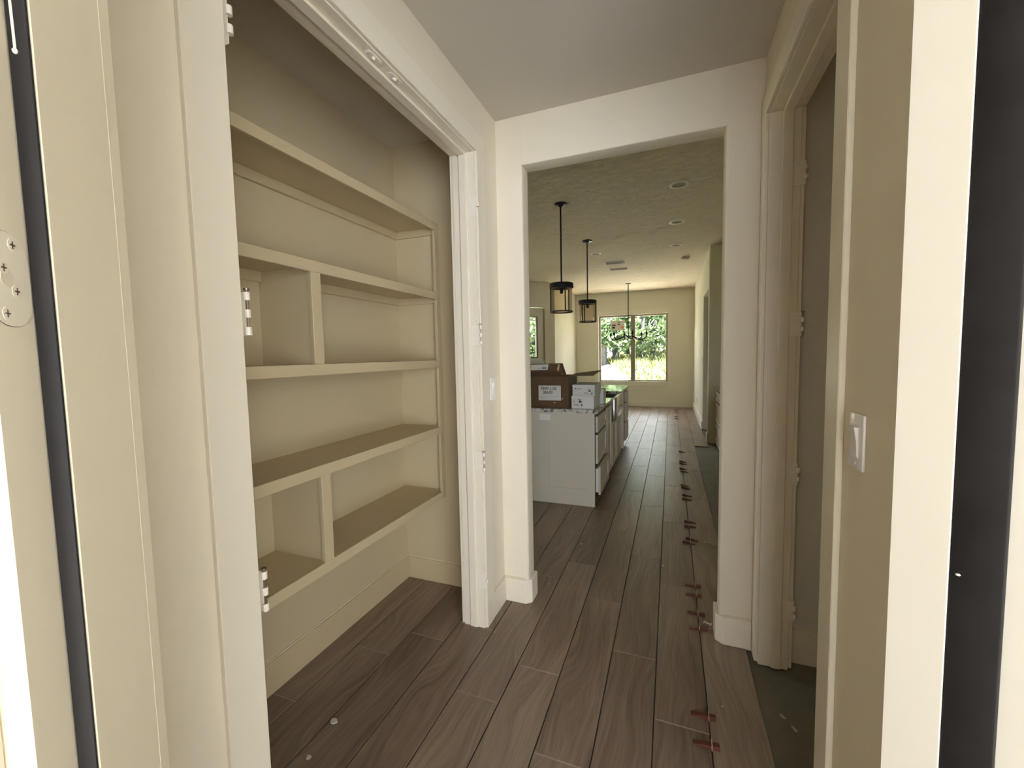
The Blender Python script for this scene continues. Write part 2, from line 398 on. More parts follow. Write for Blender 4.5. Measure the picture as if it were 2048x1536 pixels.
# ---- entry wall at 45 degrees
em = MB(); ebox(em, -1.75, -0.034, -0.112, 0.0, -0.012, HC); ebox(em, EW + 0.034, EW + 1.75, -0.112, 0.0, -0.012, HC); ebox(em, -0.034, EW + 0.034, -0.112, 0.0, 2.49, HC)
struct('wall_entry', em, M_wall, 'angled wall holding the entry door frame', 'wall')
struct('ground_porch', MB().box(-2.6, 2.3, -2.4, 1.6, -0.30, -0.26).prism([(-2.3, -2.2), (2.0, -2.2), (2.0, 2.3), (E2(EW, -0.14)[0], E2(EW, -0.14)[1]), (E2(-1.6, -0.14)[0], E2(-1.6, -0.14)[1]), (-2.3, -1.6)], 'z', -0.24, -0.03), M_porch, 'concrete porch outside the entry door', 'ground')
struct('ground_front', MB().box(-45, 45, -60, -2.2, -0.5, -0.26), M_porch, 'pale concrete drive in front of the porch', 'ground')
struct('wall_added_right', MB().box(2.0, 2.2, -0.7, 2.3, -0.26, 2.9), M_bounce, 'white unseen wall added on the hinge side to steer entry daylight', 'wall')  # unseen wall added to hold back and bounce daylight at the entry
struct('wall_added_left', MB().box(-0.86, -0.62, -2.6, -0.36, -0.26, 2.9).box(-0.62, -0.02, -2.6, -2.4, -0.26, 2.9), M_blocker, 'tan unseen wall added on the latch side to block entry daylight', 'wall')  # unseen walls added to block daylight left of the doorway
struct('ceiling_added', MB().prism([(-2.2, -4.5), (3.0, -4.5), (3.0, 1.9), (E2(EW + 1.2, -0.113)[0], E2(EW + 1.2, -0.113)[1]), (E2(-1.7, -0.113)[0], E2(-1.7, -0.113)[1]), (-2.2, -1.3)], 'z', HC, HC + 0.15), M_blocker, 'unseen roof added over the entry to cut sky light', 'ceiling')  # unseen roof added to keep high sky light out of the hall

# ---- kitchen and dining walls
struct('wall_kitchen_right', MB().box(1.30, 1.45, YW1, 7.25, -0.012, KC), M_wallk, 'kitchen right wall behind the base cabinets', 'wall')
rp = MB().prism(rounded(0.555, 1.45, 7.25, 7.37, 'ad', 0.016), 'z', -0.012, KC)
struct('wall_pier', rp, M_wallk, 'wall end beside the right base cabinets', 'wall', smooth=True)
struct('wall_kitchen_far_right', MB().prism(rounded(0.555, 0.675, 8.475, YF + 0.15, 'ab', 0.016), 'z', -0.012, KC).box(0.555, 0.675, 7.37, 8.475, 2.445, KC), M_wallk, 'right wall of dining area with a drywall opening', 'wall', smooth=True)
struct('wall_passage', MB().box(2.5, 2.6, 6.5, YF + 0.15, -0.012, KC).box(1.45, 2.6, 6.9, 7.0, -0.012, KC).box(0.675, 2.6, 9.6, 9.7, -0.012, KC), M_wallk, 'passage walls beyond the right opening', 'wall')
WX0, WX1, WZ0, WZ1 = -1.876, -0.072, 0.672, 2.484
fw = MB().box(-2.65, WX0, YF, YF + 0.15, -0.012, KC).box(WX1, 0.675, YF, YF + 0.15, -0.012, KC).box(WX0, WX1, YF, YF + 0.15, -0.012, WZ0).box(WX0, WX1, YF, YF + 0.15, WZ1, KC)
struct('wall_far', fw, M_wallk, 'far dining wall around the window', 'wall')
struct('wall_dining_left', MB().box(-2.65, -2.5, 9.38, YF, -0.012, KC), M_wallk, 'left dining wall lit by the window', 'wall')
# angled wall with the patio door: s runs along it from the corner, t outwards
AC = Vector((-2.5, 9.38)); AU = Vector((1, 1)).normalized(); AN = Vector((-1, 1)).normalized()
def A2(s, t): p = AC + AU * s + AN * t; return (p.x, p.y)
def abox(mb, s0, s1, t0, t1, z0, z1):
    c = [A2(s0, t0), A2(s1, t0), A2(s1, t1), A2(s0, t1)]
    return mb.hexa([(*p, z0) for p in c] + [(*p, z1) for p in c])
am = MB(); abox(am, -3.0, -1.23, 0, 0.12, -0.012, KC); abox(am, -0.255, 0.0, 0, 0.12, -0.012, KC); abox(am, -1.23, -0.255, 0, 0.12, 2.53, KC)
struct('wall_angled', am, M_wallk, 'angled wall holding the half-glass patio door', 'wall')
# unseen living room side, window opening added to light the kitchen
LXW = -7.4; ly = 9.38 - 3.0 * 0.7071; lx = -2.5 - 3.0 * 0.7071
lm = MB().box(LXW, lx + 0.05, ly - 0.02, ly + 0.12, -0.012, KC)
struct('wall_living_far', lm, M_wallk, 'living room end wall', 'wall')
lw = MB()
fill_openings = [(4.2, 5.9)]
prev = YW1
for a, b in fill_openings:
    lw.box(LXW - 0.15, LXW, prev, a, -0.012, KC).box(LXW - 0.15, LXW, a, b, -0.012, 0.5).box(LXW - 0.15, LXW, a, b, 2.55, KC); prev = b
lw.box(LXW - 0.15, LXW, prev, ly + 0.12, -0.012, KC)
struct('wall_living_left', lw, M_wallk, 'unseen living room wall with a window opening added for kitchen light', 'wall')

# ---- baseboards
def bprof(mb, foot, h=0.14):
    return mb.prism(foot, 'z', 0.0, h)
BH = 0.142
b = MB().prism([(-1.10, 2.200), (-0.778, 2.200), (-0.748, 2.226), (-0.748, 2.336), (-0.775, 2.336), (-0.775, 2.225), (-1.10, 2.225)], 'z', 0.0005, BH)
struct('baseboard_middle_left', MB().prism([(XL + 0.0005, 2.200), (-0.782, 2.200), (-0.749, 2.228), (-0.749, 2.330), (-0.7652, 2.330), (-0.7652, 2.236), (-0.784, 2.2148), (XL + 0.0005, 2.2148)], 'z', 0.0005, BH), M_trim, 'white baseboard wrapped round the left side of the kitchen opening', 'baseboard', bevel=0.0025)
struct('baseboard_middle_right', MB().prism([(0.3715, 2.2148), (0.251, 2.2148), (0.2325, 2.236), (0.2325, 2.330), (0.2155, 2.330), (0.2155, 2.228), (0.248, 2.199), (0.3715, 2.199)], 'z', 0.0005, BH), M_trim, 'white baseboard wrapped round the right side of the kitchen opening', 'baseboard', bevel=0.0025)
struct('baseboard_left', MB().box(XL + 0.0002, XL + 0.0145, CY1 + 0.10, 2.1998, 0.0005, BH), M_trim, 'white baseboard under the left light switch', 'baseboard', bevel=0.0025)
struct('baseboard_closet_back', MB().box(-1.6215, -1.608, 0.353, 2.2495, 0.0005, BH), M_shelf_shade, 'white baseboard along the closet back wall', 'baseboard', bevel=0.0025)
struct('baseboard_closet_far', MB().box(-1.6075, CI - 0.002, 2.235, 2.2495, 0.0005, BH), M_shelf_shade, 'white baseboard along the closet far wall', 'baseboard', bevel=0.0025)
struct('baseboard_room', MB().box(RT + 0.02, 2.19, 2.187, 2.2028, -0.0115, 0.155), M_trim, 'white baseboard in the dim side room', 'baseboard', bevel=0.0025)
struct('baseboard_far', MB().box(-2.499, 0.540, YF - 0.015, YF - 0.0005, 0.0005, 0.15), M_trimk, 'white baseboard below the dining window', 'baseboard', bevel=0.0025)
struct('baseboard_dining_right', MB().box(0.540, 0.5545, 8.465, YF - 0.0005, 0.0005, 0.15).box(0.5545, 0.68, 8.4605, 8.4745, 0.0005, 0.15), M_trimk, 'white baseboard along the dining right wall', 'baseboard', bevel=0.0025)
struct('baseboard_pier', MB().box(0.541, 0.68, 7.2355, 7.2495, -0.0115, 0.15).box(0.541, 0.5545, 7.2495, 7.38, -0.0115, 0.15), M_trimk, 'white baseboard round the wall end beside the cabinets', 'baseboard', bevel=0.0025)
struct('baseboard_dining_left', MB().box(-2.4995, -2.485, 9.40, YF - 0.016, -0.0115, 0.15), M_trimk, 'white baseboard along the dining left wall', 'baseboard', bevel=0.0025)

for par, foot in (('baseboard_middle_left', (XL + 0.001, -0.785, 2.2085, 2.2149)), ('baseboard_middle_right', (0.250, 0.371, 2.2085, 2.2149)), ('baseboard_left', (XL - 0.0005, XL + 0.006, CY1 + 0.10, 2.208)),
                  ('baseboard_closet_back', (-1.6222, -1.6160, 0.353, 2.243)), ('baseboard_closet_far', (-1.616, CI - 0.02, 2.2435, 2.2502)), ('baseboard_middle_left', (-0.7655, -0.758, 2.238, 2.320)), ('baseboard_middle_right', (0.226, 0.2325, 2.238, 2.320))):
    MB().box(*foot, BH + 0.0002, BH + 0.0055).build('bevel_shade_line', M_dull_cream, bpy.data.objects[par])  # strip tinted as the shaded top bevel of the baseboard
gt = MB()
for k, o0 in offs.items():
    x0 = 0.1485 + k * PW
    for n in range(-1, 10):
        y = o0 + n * PL
        if (y > 1.0 if k > -7 else 0.8 < y < 2.2) and y < YF - 0.1: gt.box(x0 + (0.06 if k == -9 else 0.003), x0 + PW - 0.003, y - 0.0022, y + 0.0022, -0.0115, -0.0008)
tag(gt.build('grout', M_grout, floor), kind='stuff')

# ---- hinges
def hinge(parent, kx, ky, zc, leaf, knuckles=(1, 0, 1, 0, 1), pin=True, H=0.098, leafbox=None, screws=None):
    mb = MB()
    if leafbox: mb.box(*leafbox, zc - H / 2, zc + H / 2)
    sg = H / 5
    for i, on in enumerate(knuckles):
        if on: mb.cyl((kx, ky, zc - H / 2 + i * sg + 0.0006), (kx, ky, zc - H / 2 + (i + 1) * sg - 0.0006), 0.0068, 12)
    h = mb.build('hinge', M_hard, parent, smooth=True)
    if pin:
        p = MB().cyl((kx, ky, zc - H / 2 - 0.002), (kx, ky, zc + H / 2 + 0.004), 0.0034, 8)
        p.cyl((kx, ky, zc + H / 2 + 0.004), (kx, ky, zc + H / 2 + 0.008), 0.0062, 10)
        p.build('hinge_pin', M_pin, h, smooth=True)
    if screws:
        for (sx, sy, dz, nrm) in screws:
            MB().cyl((sx, sy, zc + dz), (sx + nrm[0] * 0.0012, sy + nrm[1] * 0.0012, zc + dz), 0.0034, 10).build('screw', M_dull_cream, h)
    return h

# ---- closet door frame (trim_1)
T1 = thing('trim_1', (XL, 1.30, 0), 'white closet door frame with empty hinges and ball catches', 'door frame', kind='structure')
CX1, CX0 = XL + 0.015, CI - 0.018
cb = 0.0022
MB().box(CI, XL, CY1, CY1 + 0.0178, -0.0115, CH + 0.0178).build('side_jamb', M_trim, T1, bevel=0.001)
MB().box(CI, XL, CY0 - 0.0178, CY0, -0.0115, CH + 0.0178).build('side_jamb', M_trim, T1, bevel=0.001)
MB().box(CI, XL, CY0, CY1, CH, CH + 0.0178).build('head_jamb', M_trim, T1, bevel=0.001)
SX0, SX1, ST = -0.998, -0.958, 0.011
MB().box(SX0, SX1, CY1 - ST, CY1, 0.0005, CH).build('door_stop', M_trim, T1, bevel=cb)
MB().box(SX0, SX1, CY0, CY0 + ST, 0.0005, CH).build('door_stop', M_trim, T1, bevel=cb)
MB().box(SX0, SX1, CY0 + ST, CY1 - ST, CH - ST, CH).build('door_stop', M_trim, T1, bevel=cb)
CW = 0.092; rv = 0.005
for x0, x1 in ((XL + 0.0002, CX1), (CX0, CI - 0.0002)):
    MB().box(x0, x1, CY1 + rv, CY1 + rv + CW, 0.0005, CH + rv).build('casing', M_trim, T1, bevel=cb)
    MB().box(x0, x1, CY0 - rv - CW, CY0 - rv, 0.0005, CH + rv).build('casing', M_trim, T1, bevel=cb)
    MB().box(x0, x1, CY0 - rv - CW, CY1 + rv + CW, CH + rv, CH + rv + CW).build('head_casing', M_trim, T1, bevel=cb)
HZ = (2.198, 1.556, 0.903, 0.268)
for i, z in enumerate(HZ):
    hinge(T1, CX1 + 0.004, CY1 - 0.004, z, 1, (0, 0, 1, 0, 0) if i in (0, 3) else (1, 0, 1, 0, 1), i in (1, 2), leafbox=(-0.951, CX1 + 0.002, CY1 - 0.0016, CY1 - 0.0001),
          screws=[(-0.93, CY1 - 0.0016, 0.034, (0, -1)), (-0.938, CY1 - 0.0016, 0.0, (0, -1)), (-0.93, CY1 - 0.0016, -0.034, (0, -1))])
    hinge(T1, CX1 + 0.004, CY0 + 0.0035, z - (0.0 if i else 0.012), 1, (1, 0, 1, 0, 1) if i else (0, 1, 0, 1, 0), i > 0, leafbox=(-0.951, CX1 + 0.002, CY0 + 0.0001, CY0 + 0.0016))
for yc in (1.215, 1.330):
    r_ = MB().prism([(XL - 0.034 + a * 0.024, yc + b_ * 0.036) for a, b_ in ((0.25, -1), (0.75, -1), (1, -0.75), (1.0, 0.75), (0.75, 1), (0.25, 1), (0, 0.75), (0, -0.75))], 'z', CH - 0.003, CH - 0.0002)
    cp = r_.build('catch_plate', M_hard, T1, bevel=0.0008)
    MB().lathe([(0.0, -0.0075), (0.005, -0.006), (0.0075, -0.003), (0.008, 0.0)], (XL - 0.022, yc, CH - 0.003), 14).build('catch_ball', M_hard, cp, smooth=True)
    for dy in (-0.026, 0.026):
        MB().cyl((XL - 0.022, yc + dy, CH - 0.0042), (XL - 0.022, yc + dy, CH - 0.003), 0.0036, 10).build('screw', M_dull_cream, cp)

# ---- side door frame (trim_2)
T2 = thing('trim_2', (XR, 1.70, 0), 'white side door frame with four empty hinges on the right wall', 'door frame', kind='structure')
RX0, RX1 = XR - 0.0155, RT + 0.016
Z0 = -0.0115
MB().box(XR, RT, RY1, RY1 + 0.0178, Z0 + 0.004, RH + 0.0178).build('side_jamb', M_trim, T2, bevel=0.001)
MB().box(XR, RT, RY0 - 0.0178, RY0, Z0, RH + 0.0178).build('side_jamb', M_trim, T2, bevel=0.001)
MB().box(XR, RT, RY0, RY1, RH, RH + 0.0178).build('head_jamb', M_trim, T2, bevel=0.001)
MB().box(0.436, 0.4755, RY1 - ST, RY1, Z0 + 0.006, RH).build('door_stop', M_trim, T2, bevel=cb)
MB().box(0.436, 0.4755, RY0, RY0 + ST, Z0 + 0.006, RH).build('door_stop', M_trim, T2, bevel=cb)
MB().box(0.436, 0.4755, RY0 + ST, RY1 - ST, RH - ST, RH).build('door_stop', M_trim, T2, bevel=cb)
for x0, x1, far in ((RX0, XR - 0.0002, 2.1985), (RT + 0.0002, RX1, 2.1865)):
    MB().box(x0, x1, RY1 + rv, far, 0.001, RH + rv).build('casing', M_trim, T2, bevel=cb)
    MB().box(x0, x1, RY0 - rv - 0.087, RY0 - rv, 0.001, RH + rv).build('casing', M_trim, T2, bevel=cb)
    MB().box(x0, x1, RY0 - rv - 0.087, far, RH + rv, RH + rv + 0.087).build('head_casing', M_trim, T2, bevel=cb)
for i, z in enumerate((2.190, 1.558, 0.904, 0.274)):
    hinge(T2, RX1 + 0.0035, RY1 - 0.004, z, 1, (0, 1, 0, 1, 0), i in (1,), leafbox=(0.4775, RX1 + 0.002, RY1 - 0.0016, RY1 - 0.0001),
          screws=[(0.495, RY1 - 0.0016, 0.036, (0, -1)), (0.486, RY1 - 0.0016, 0.0, (0, -1)), (0.495, RY1 - 0.0016, -0.036, (0, -1))])

# ---- entry door frame (door_1)
D1 = thing('door_1', (*E2(EW / 2, -0.05), 0), 'open entry door frame with black weatherstrip and strike plate', 'door frame', kind='structure')
JZ = 2.46; Zb = -0.0115
j = MB(); ebox(j, -0.033, 0.0, -0.084, -0.0, Zb, JZ); j.build('jamb', M_trim, D1, bevel=0.0005)
j = MB(); ebox(j, -0.033, -0.0090, -0.1195, -0.0841, Zb, JZ); j.build('jamb_rabbet', M_trim, D1, bevel=0.0006)
j = MB(); ebox(j, EW, EW + 0.033, -0.0805, 0.0, Zb, JZ); j.build('jamb', M_trim, D1, bevel=0.0012)
j = MB(); ebox(j, EW + 0.0127, EW + 0.033, -0.205, -0.0806, Zb, JZ); j.build('jamb_rabbet', M_trim, D1, bevel=0.0006)
j = MB(); ebox(j, 0.0, EW, -0.084, 0.0, JZ - 0.02, JZ + 0.03); j.build('head_jamb', M_trim, D1, bevel=0.0012)
j = MB(); ebox(j, -0.0088, -0.0003, -0.0868, -0.0841, Zb + 0.001, JZ - 0.02); ws = j.build('weatherstrip', M_black, D1, bevel=0.0012, seg=2, smooth=True)
drip = MB().tube([(*E2(-0.0070 + 0.0012 * t, -0.0869), 1.72 - 0.105 * t) for t in (0, .25, .5, .75, 1)], 0.0006, 6); drip.ellipsoid((*E2(-0.0058, -0.0870), 1.614), (0.0012, 0.0012, 0.0016))
drip.build('paint_drip', M_hard, ws, smooth=True)
j = MB(); ebox(j, EW + 0.0008, EW + 0.0126, -0.1430, -0.0807, Zb + 0.001, JZ - 0.02); ws2 = j.build('weatherstrip', M_black, D1, bevel=0.003, seg=2, smooth=True)
MB().ellipsoid((*E2(EW + 0.0006, -0.092), 1.072), (0.0035, 0.0035, 0.0022), 10, 6).build('paint_dab', M_hard, ws2, smooth=True)
j = MB(); ebox(j, -0.078, -0.0004, 0.0006, 0.0198, 0.001, JZ); j.build('casing', M_trim, D1, bevel=0.0015)
j = MB(); ebox(j, -0.12, -0.0190, -0.150, -0.1195, Zb, JZ); j.build('outside_casing', M_trim, D1, bevel=0.002)
j = MB(); ebox(j, EW + 0.033, EW + 0.12, -0.205, -0.113, Zb, JZ); j.build('outside_casing', M_trim, D1, bevel=0.002)
j = MB(); ebox(j, 0.0, EW, -0.13, 0.0, Zb, -0.001); j.build('threshold', M_pin, D1, bevel=0.002)
# strike plate, rounded rectangle in (v, z)
sp = []; pv0, pv1, pz0, pz1, pr = -0.1190, -0.0874, 1.4697, 1.5168, 0.0140
for (cv, cz, a0) in ((pv1 - pr, pz1 - pr, 0), (pv0 + pr, pz1 - pr, PI / 2), (pv0 + pr, pz0 + pr, PI), (pv1 - pr, pz0 + pr, 1.5 * PI)):
    for i in range(7):
        t = a0 + PI / 2 * i / 6; sp.append((cv + pr * math.cos(t), cz + pr * math.sin(t)))
def uplate(poly, u0, u1):
    n = len(poly); vs_ = [(*E2(u0, a), z) for a, z in poly] + [(*E2(u1, a), z) for a, z in poly]
    return MB().add(vs_, [tuple(range(n))[::-1], tuple(range(n, 2 * n))] + [(i, (i + 1) % n, n + (i + 1) % n, n + i) for i in range(n)])
stp = uplate(sp, -0.0090, -0.0085).build('strike_plate', M_hard, D1)
pcv, pcz = (pv0 + pv1) / 2, (pz0 + pz1) / 2
uplate([(pcv + (a - pcv) * 1.018, pcz + (z - pcz) * 1.014) for a, z in sp], -0.0090, -0.00885).build('plate_edge', M_pin, stp)
def udisc(v, z, r, u0, u1, n=14): return uplate([(v + r * math.cos(2 * PI * i / n), z + r * math.sin(2 * PI * i / n)) for i in range(n)], u0, u1)
for (v, z) in ((-0.0994, 1.5112), (-0.1075, 1.4984), (-0.0992, 1.4878), (-0.1079, 1.4758)):
    sc_ = udisc(v, z, 0.0034, -0.0086, -0.0083).build('screw', M_hard, stp)
    cr = uplate([(v - 0.0019, z - 0.0004), (v + 0.0019, z - 0.0004), (v + 0.0019, z + 0.0004), (v - 0.0019, z + 0.0004)], -0.0084, -0.0081)
    cr.v += uplate([(v - 0.0004, z - 0.0019), (v + 0.0004, z - 0.0019), (v + 0.0004, z + 0.0019), (v - 0.0004, z + 0.0019)], -0.0084, -0.0081).v
    cr.f += [tuple(i + 8 for i in f) for f in cr.f]
    cr.build('cross_slot', M_pin, sc_)
udisc(-0.1055, 1.4935, 0.0047, -0.0086, -0.00835, 20).build('latch_hole', M_dull_cream, stp)

# ---- dining window (window_1)
W1 = thing('window_1', ((WX0 + WX1) / 2, YF, WZ0), 'two-pane dining window with taupe frame and white casing', 'window', kind='structure')
cz = 0.098
MB().box(WX0 - cz, WX0 + 0.002, YF - 0.018, YF - 0.0005, WZ0 - cz, WZ1 + cz).build('casing', M_trimk, W1, bevel=0.002)
MB().box(WX1 - 0.002, WX1 + cz, YF - 0.018, YF - 0.0005, WZ0 - cz, WZ1 + cz).build('casing', M_trimk, W1, bevel=0.002)
MB().box(WX0 + 0.002, WX1 - 0.002, YF - 0.018, YF - 0.0005, WZ1 - 0.002, WZ1 + cz).build('casing', M_trimk, W1, bevel=0.002)
MB().box(WX0 + 0.002, WX1 - 0.002, YF - 0.018, YF - 0.0005, WZ0 - cz, WZ0 + 0.002).build('window_sill', M_trimk, W1, bevel=0.002)
fy0, fy1 = YF + 0.075, YF + 0.135
MB().box(WX0 + 0.001, WX0 + 0.05, fy0, fy1, WZ0 + 0.001, WZ1 - 0.001).build('frame_bar', M_frame, W1, bevel=0.002)
MB().box(WX1 - 0.05, WX1 - 0.001, fy0, fy1, WZ0 + 0.001, WZ1 - 0.001).build('frame_bar', M_frame, W1, bevel=0.002)
MB().box(WX0 + 0.05, WX1 - 0.05, fy0, fy1, WZ1 - 0.05, WZ1 - 0.001).build('frame_bar', M_frame, W1, bevel=0.002)
MB().box(WX0 + 0.05, WX1 - 0.05, fy0, fy1, WZ0 + 0.001, WZ0 + 0.04).build('frame_bar', M_frame, W1, bevel=0.002)
MB().box(-1.018, -0.905, fy0 - 0.02, fy1, WZ0 + 0.04, WZ1 - 0.05).build('mullion', M_frame, W1, bevel=0.002)
MB().box(WX0 + 0.05, -1.018, YF + 0.10, YF + 0.106, WZ0 + 0.04, WZ1 - 0.05).build('pane', M_glass, W1)
MB().box(-0.905, WX1 - 0.05, YF + 0.10, YF + 0.106, WZ0 + 0.04, WZ1 - 0.05).build('pane', M_glass, W1)

# ---- patio door (door_2) in the angled wall
D2 = thing('door_2', (*A2(-0.74, 0.05), 0), 'cream patio door with half glass and raised blind', 'door', kind='structure')
def apart(name, s0, s1, t0, t1, z0, z1, mat, parent=D2, **k):
    m = MB(); abox(m, s0, s1, t0, t1, z0, z1); return m.build(name, mat, parent, **k)
slab = MB()
abox(slab, -1.20, -1.03, 0.02, 0.065, 0.0, 2.495); abox(slab, -0.455, -0.285, 0.02, 0.065, 0.0, 2.495)
abox(slab, -1.03, -0.455, 0.02, 0.065, 0.0, 1.38); abox(slab, -1.03, -0.455, 0.02, 0.065, 2.32, 2.495)
slab.build('door_slab', M_trimk, D2)
lite = MB()
abox(lite, -1.03, -0.99, 0.008, 0.07, 1.38, 2.32); abox(lite, -0.478, -0.44, 0.008, 0.07, 1.38, 2.32); abox(lite, -0.99, -0.478, 0.008, 0.07, 1.38, 1.405); abox(lite, -0.99, -0.478, 0.008, 0.07, 2.30, 2.32)
lite.build('glass_frame', M_frame, D2)
apart('pane', -0.99, -0.478, 0.04, 0.046, 1.405, 2.30, M_glass)
for k in range(3): apart('blind_slat', -0.985, -0.482, 0.022, 0.034, 2.225 + k * 0.026, 2.238 + k * 0.026, M_frame)
apart('casing', -0.27, -0.175, -0.018, -0.0005, 0.0, 2.51, M_trimk, bevel=0.002)
apart('casing', -1.31, -1.215, -0.018, -0.0005, 0.0, 2.51, M_trimk, bevel=0.002)
apart('head_casing', -1.31, -0.175, -0.018, -0.0005, 2.511, 2.605, M_trimk, bevel=0.002)
apart('jamb', -0.272, -0.256, 0.0, 0.119, 0.0, 2.529, M_trim)
apart('jamb', -1.229, -1.213, 0.0, 0.119, 0.0, 2.529, M_trim)
apart('dark_gap', -0.2845, -0.2725, 0.05, 0.06, 0.0, 2.51, M_dark); apart('dark_gap', -1.20, -0.272, 0.05, 0.06, 2.496, 2.51, M_dark)

portal('portal_entry', (*E2(EW / 2, -0.16), 1.24), (EV.x, EV.y, 0), 1.10, 2.46)
portal('portal_window', ((WX0 + WX1) / 2, YF + 0.2, (WZ0 + WZ1) / 2), (0, -1, 0), 1.85, 1.85)
portal('portal_patio', (*A2(-0.73, 0.14), 1.85), (-AN.x, -AN.y, 0), 0.56, 0.95)
for a, b_ in fill_openings: portal('portal_living', (LXW - 0.2, (a + b_) / 2, 1.525), (1, 0, 0), b_ - a, 2.05)

# ================================================================== CLOSET SHELVING
S = thing('built_in_shelves', (-1.47, 1.30, 0.569), 'white built-in closet shelving with five shelves and two upright dividers', 'shelving')
XFR, XBK, Y0S, Y1S = -1.318, -1.6215, 0.3525, 2.2495
tops = (2.248, 1.839, 1.430, 1.021, 0.615)
RAIL = 0.045
for i, t in enumerate(tops):
    sh = MB().box(XBK, XFR - 0.0185, Y0S, Y1S, t - 0.019, t - 0.0003).build('shelf', M_shelf_shade, S)
    MB().box(XFR - 0.0183, XFR, Y0S, Y1S - 0.0435, t - RAIL, t).build('front_rail', M_shelf_shade, sh, bevel=0.0015)
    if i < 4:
        MB().box(XBK, XBK + 0.018, Y0S, Y1S - 0.018, t - 0.062, t - 0.0192).build('cleat', M_shelf_shade, sh, bevel=0.001)
        MB().box(XBK, XFR - 0.03, Y1S - 0.018, Y1S, t - 0.062, t - 0.0192).build('cleat', M_shelf_shade, sh, bevel=0.001)
MB().box(XFR - 0.0183, XFR, Y1S - 0.0432, Y1S, tops[4] - RAIL, tops[0]).build('end_stile', M_shelf_shade, S, bevel=0.0015)
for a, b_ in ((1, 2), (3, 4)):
    dv = MB().box(XBK, XFR - 0.0185, 1.282, 1.301, tops[b_], tops[a] - 0.0192).build('divider', M_shelf_shade, S)
    MB().box(XFR - 0.0183, XFR, 1.2685, 1.3165, tops[b_] + 0.0002, tops[a] - RAIL - 0.0002).build('front_stile', M_shelf_shade, dv, bevel=0.0012)

# ================================================================== SWITCHES AND OUTLETS
def rocker_switch(loc, nx, label, w=0.074, h=0.122):
    # plate on an X = const wall; nx = +1 faces +X
    x, y, z = loc
    t = thing('light_switch', (x, y, z - h / 2), label, 'switch')
    def bx(d0, d1, y0, y1, z0, z1): a, b2 = x + nx * d0, x + nx * d1; return MB().box(min(a, b2), max(a, b2), y + y0, y + y1, z + z0, z + z1)
    bx(0.0003, 0.0065, -w / 2, w / 2, -h / 2, h / 2).build('plate', M_plate, t, bevel=0.003, seg=2, smooth=True)
    bx(0.0062, 0.0075, -0.0185, 0.0185, -0.036, 0.036).build('switch_frame', M_plate, t, bevel=0.0006)
    rk = MB(); a = x + nx * 0.0070
    pts = [(0.0, -0.0325), (0.0018, -0.0325), (0.0034, 0.0), (0.0088, 0.0325), (0.0, 0.0325)]
    prof = [(a + nx * d, z + q) for d, q in pts]
    rk.prism(prof, 'y', y - 0.0155, y + 0.0155); rk.build('rocker', M_plate, t, bevel=0.0006)
    for dz in (-0.0485, 0.0485):
        MB().cyl((x + nx * 0.006, y, z + dz), (x + nx * 0.0074, y, z + dz), 0.0034, 12).build('screw', M_can, t)
    return t
rocker_switch((XR, 1.113, 1.247), -1, 'white rocker light switch beside the side door casing')
rocker_switch((XL, 2.098, 1.268), 1, 'white rocker light switch beside the closet casing')
rocker_switch((0.555, 8.66, 1.277), -1, 'small light switch on the dining right wall', 0.072, 0.118)
def outlet_xwall(x, y, z, nx, label):
    t = thing('wall_outlet', (x, y, z - 0.058), label, 'outlet')
    def bx(d0, d1, y0, y1, z0, z1): a, b2 = x + nx * d0, x + nx * d1; return MB().box(min(a, b2), max(a, b2), y + y0, y + y1, z + z0, z + z1)
    bx(0.0003, 0.006, -0.036, 0.036, -0.058, 0.058).build('plate', M_plate, t, bevel=0.002)
    for dz in (-0.02, 0.02): bx(0.0055, 0.0072, -0.015, 0.015, dz - 0.014, dz + 0.014).build('receptacle', M_baffle, t)
outlet_xwall(0.555, 10.1, 0.375, -1, 'white outlet low on the dining right wall')

# ================================================================== ISLAND
IY0, IX = 3.865, -0.662      # near end panel plane, cabinet carcass front
XFc = -0.636                 # drawer front faces
def shaker(parent, name, y0, y1, z0, z1, x1=XFc, th=0.020, rail=0.055, mat=M_cab, inset=0.009, sgn=1):
    """a drawer or door front on an X = const plane: sgn +1 faces +X"""
    def B(mb, d0, d1, *r): a, b2 = x1 - sgn * d0, x1 - sgn * d1; return mb.box(min(a, b2), max(a, b2), *r)
    rl = min(rail, (z1 - z0) * 0.3)
    m = MB(); B(m, 0, th, y0, y1, z0, z0 + rl); B(m, 0, th, y0, y1, z1 - rl, z1); B(m, 0, th, y0, y0 + rail, z0 + rl, z1 - rl); B(m, 0, th, y1 - rail, y1, z0 + rl, z1 - rl)
    o = m.build(name, mat, parent)
    p = MB(); B(p, inset, th - 0.001, y0 + rail - 0.002, y1 - rail + 0.002, z0 + rl - 0.002, z1 - rl + 0.002); p.build('panel', mat, o)
    return o
TK = 0.10; CT = 0.897
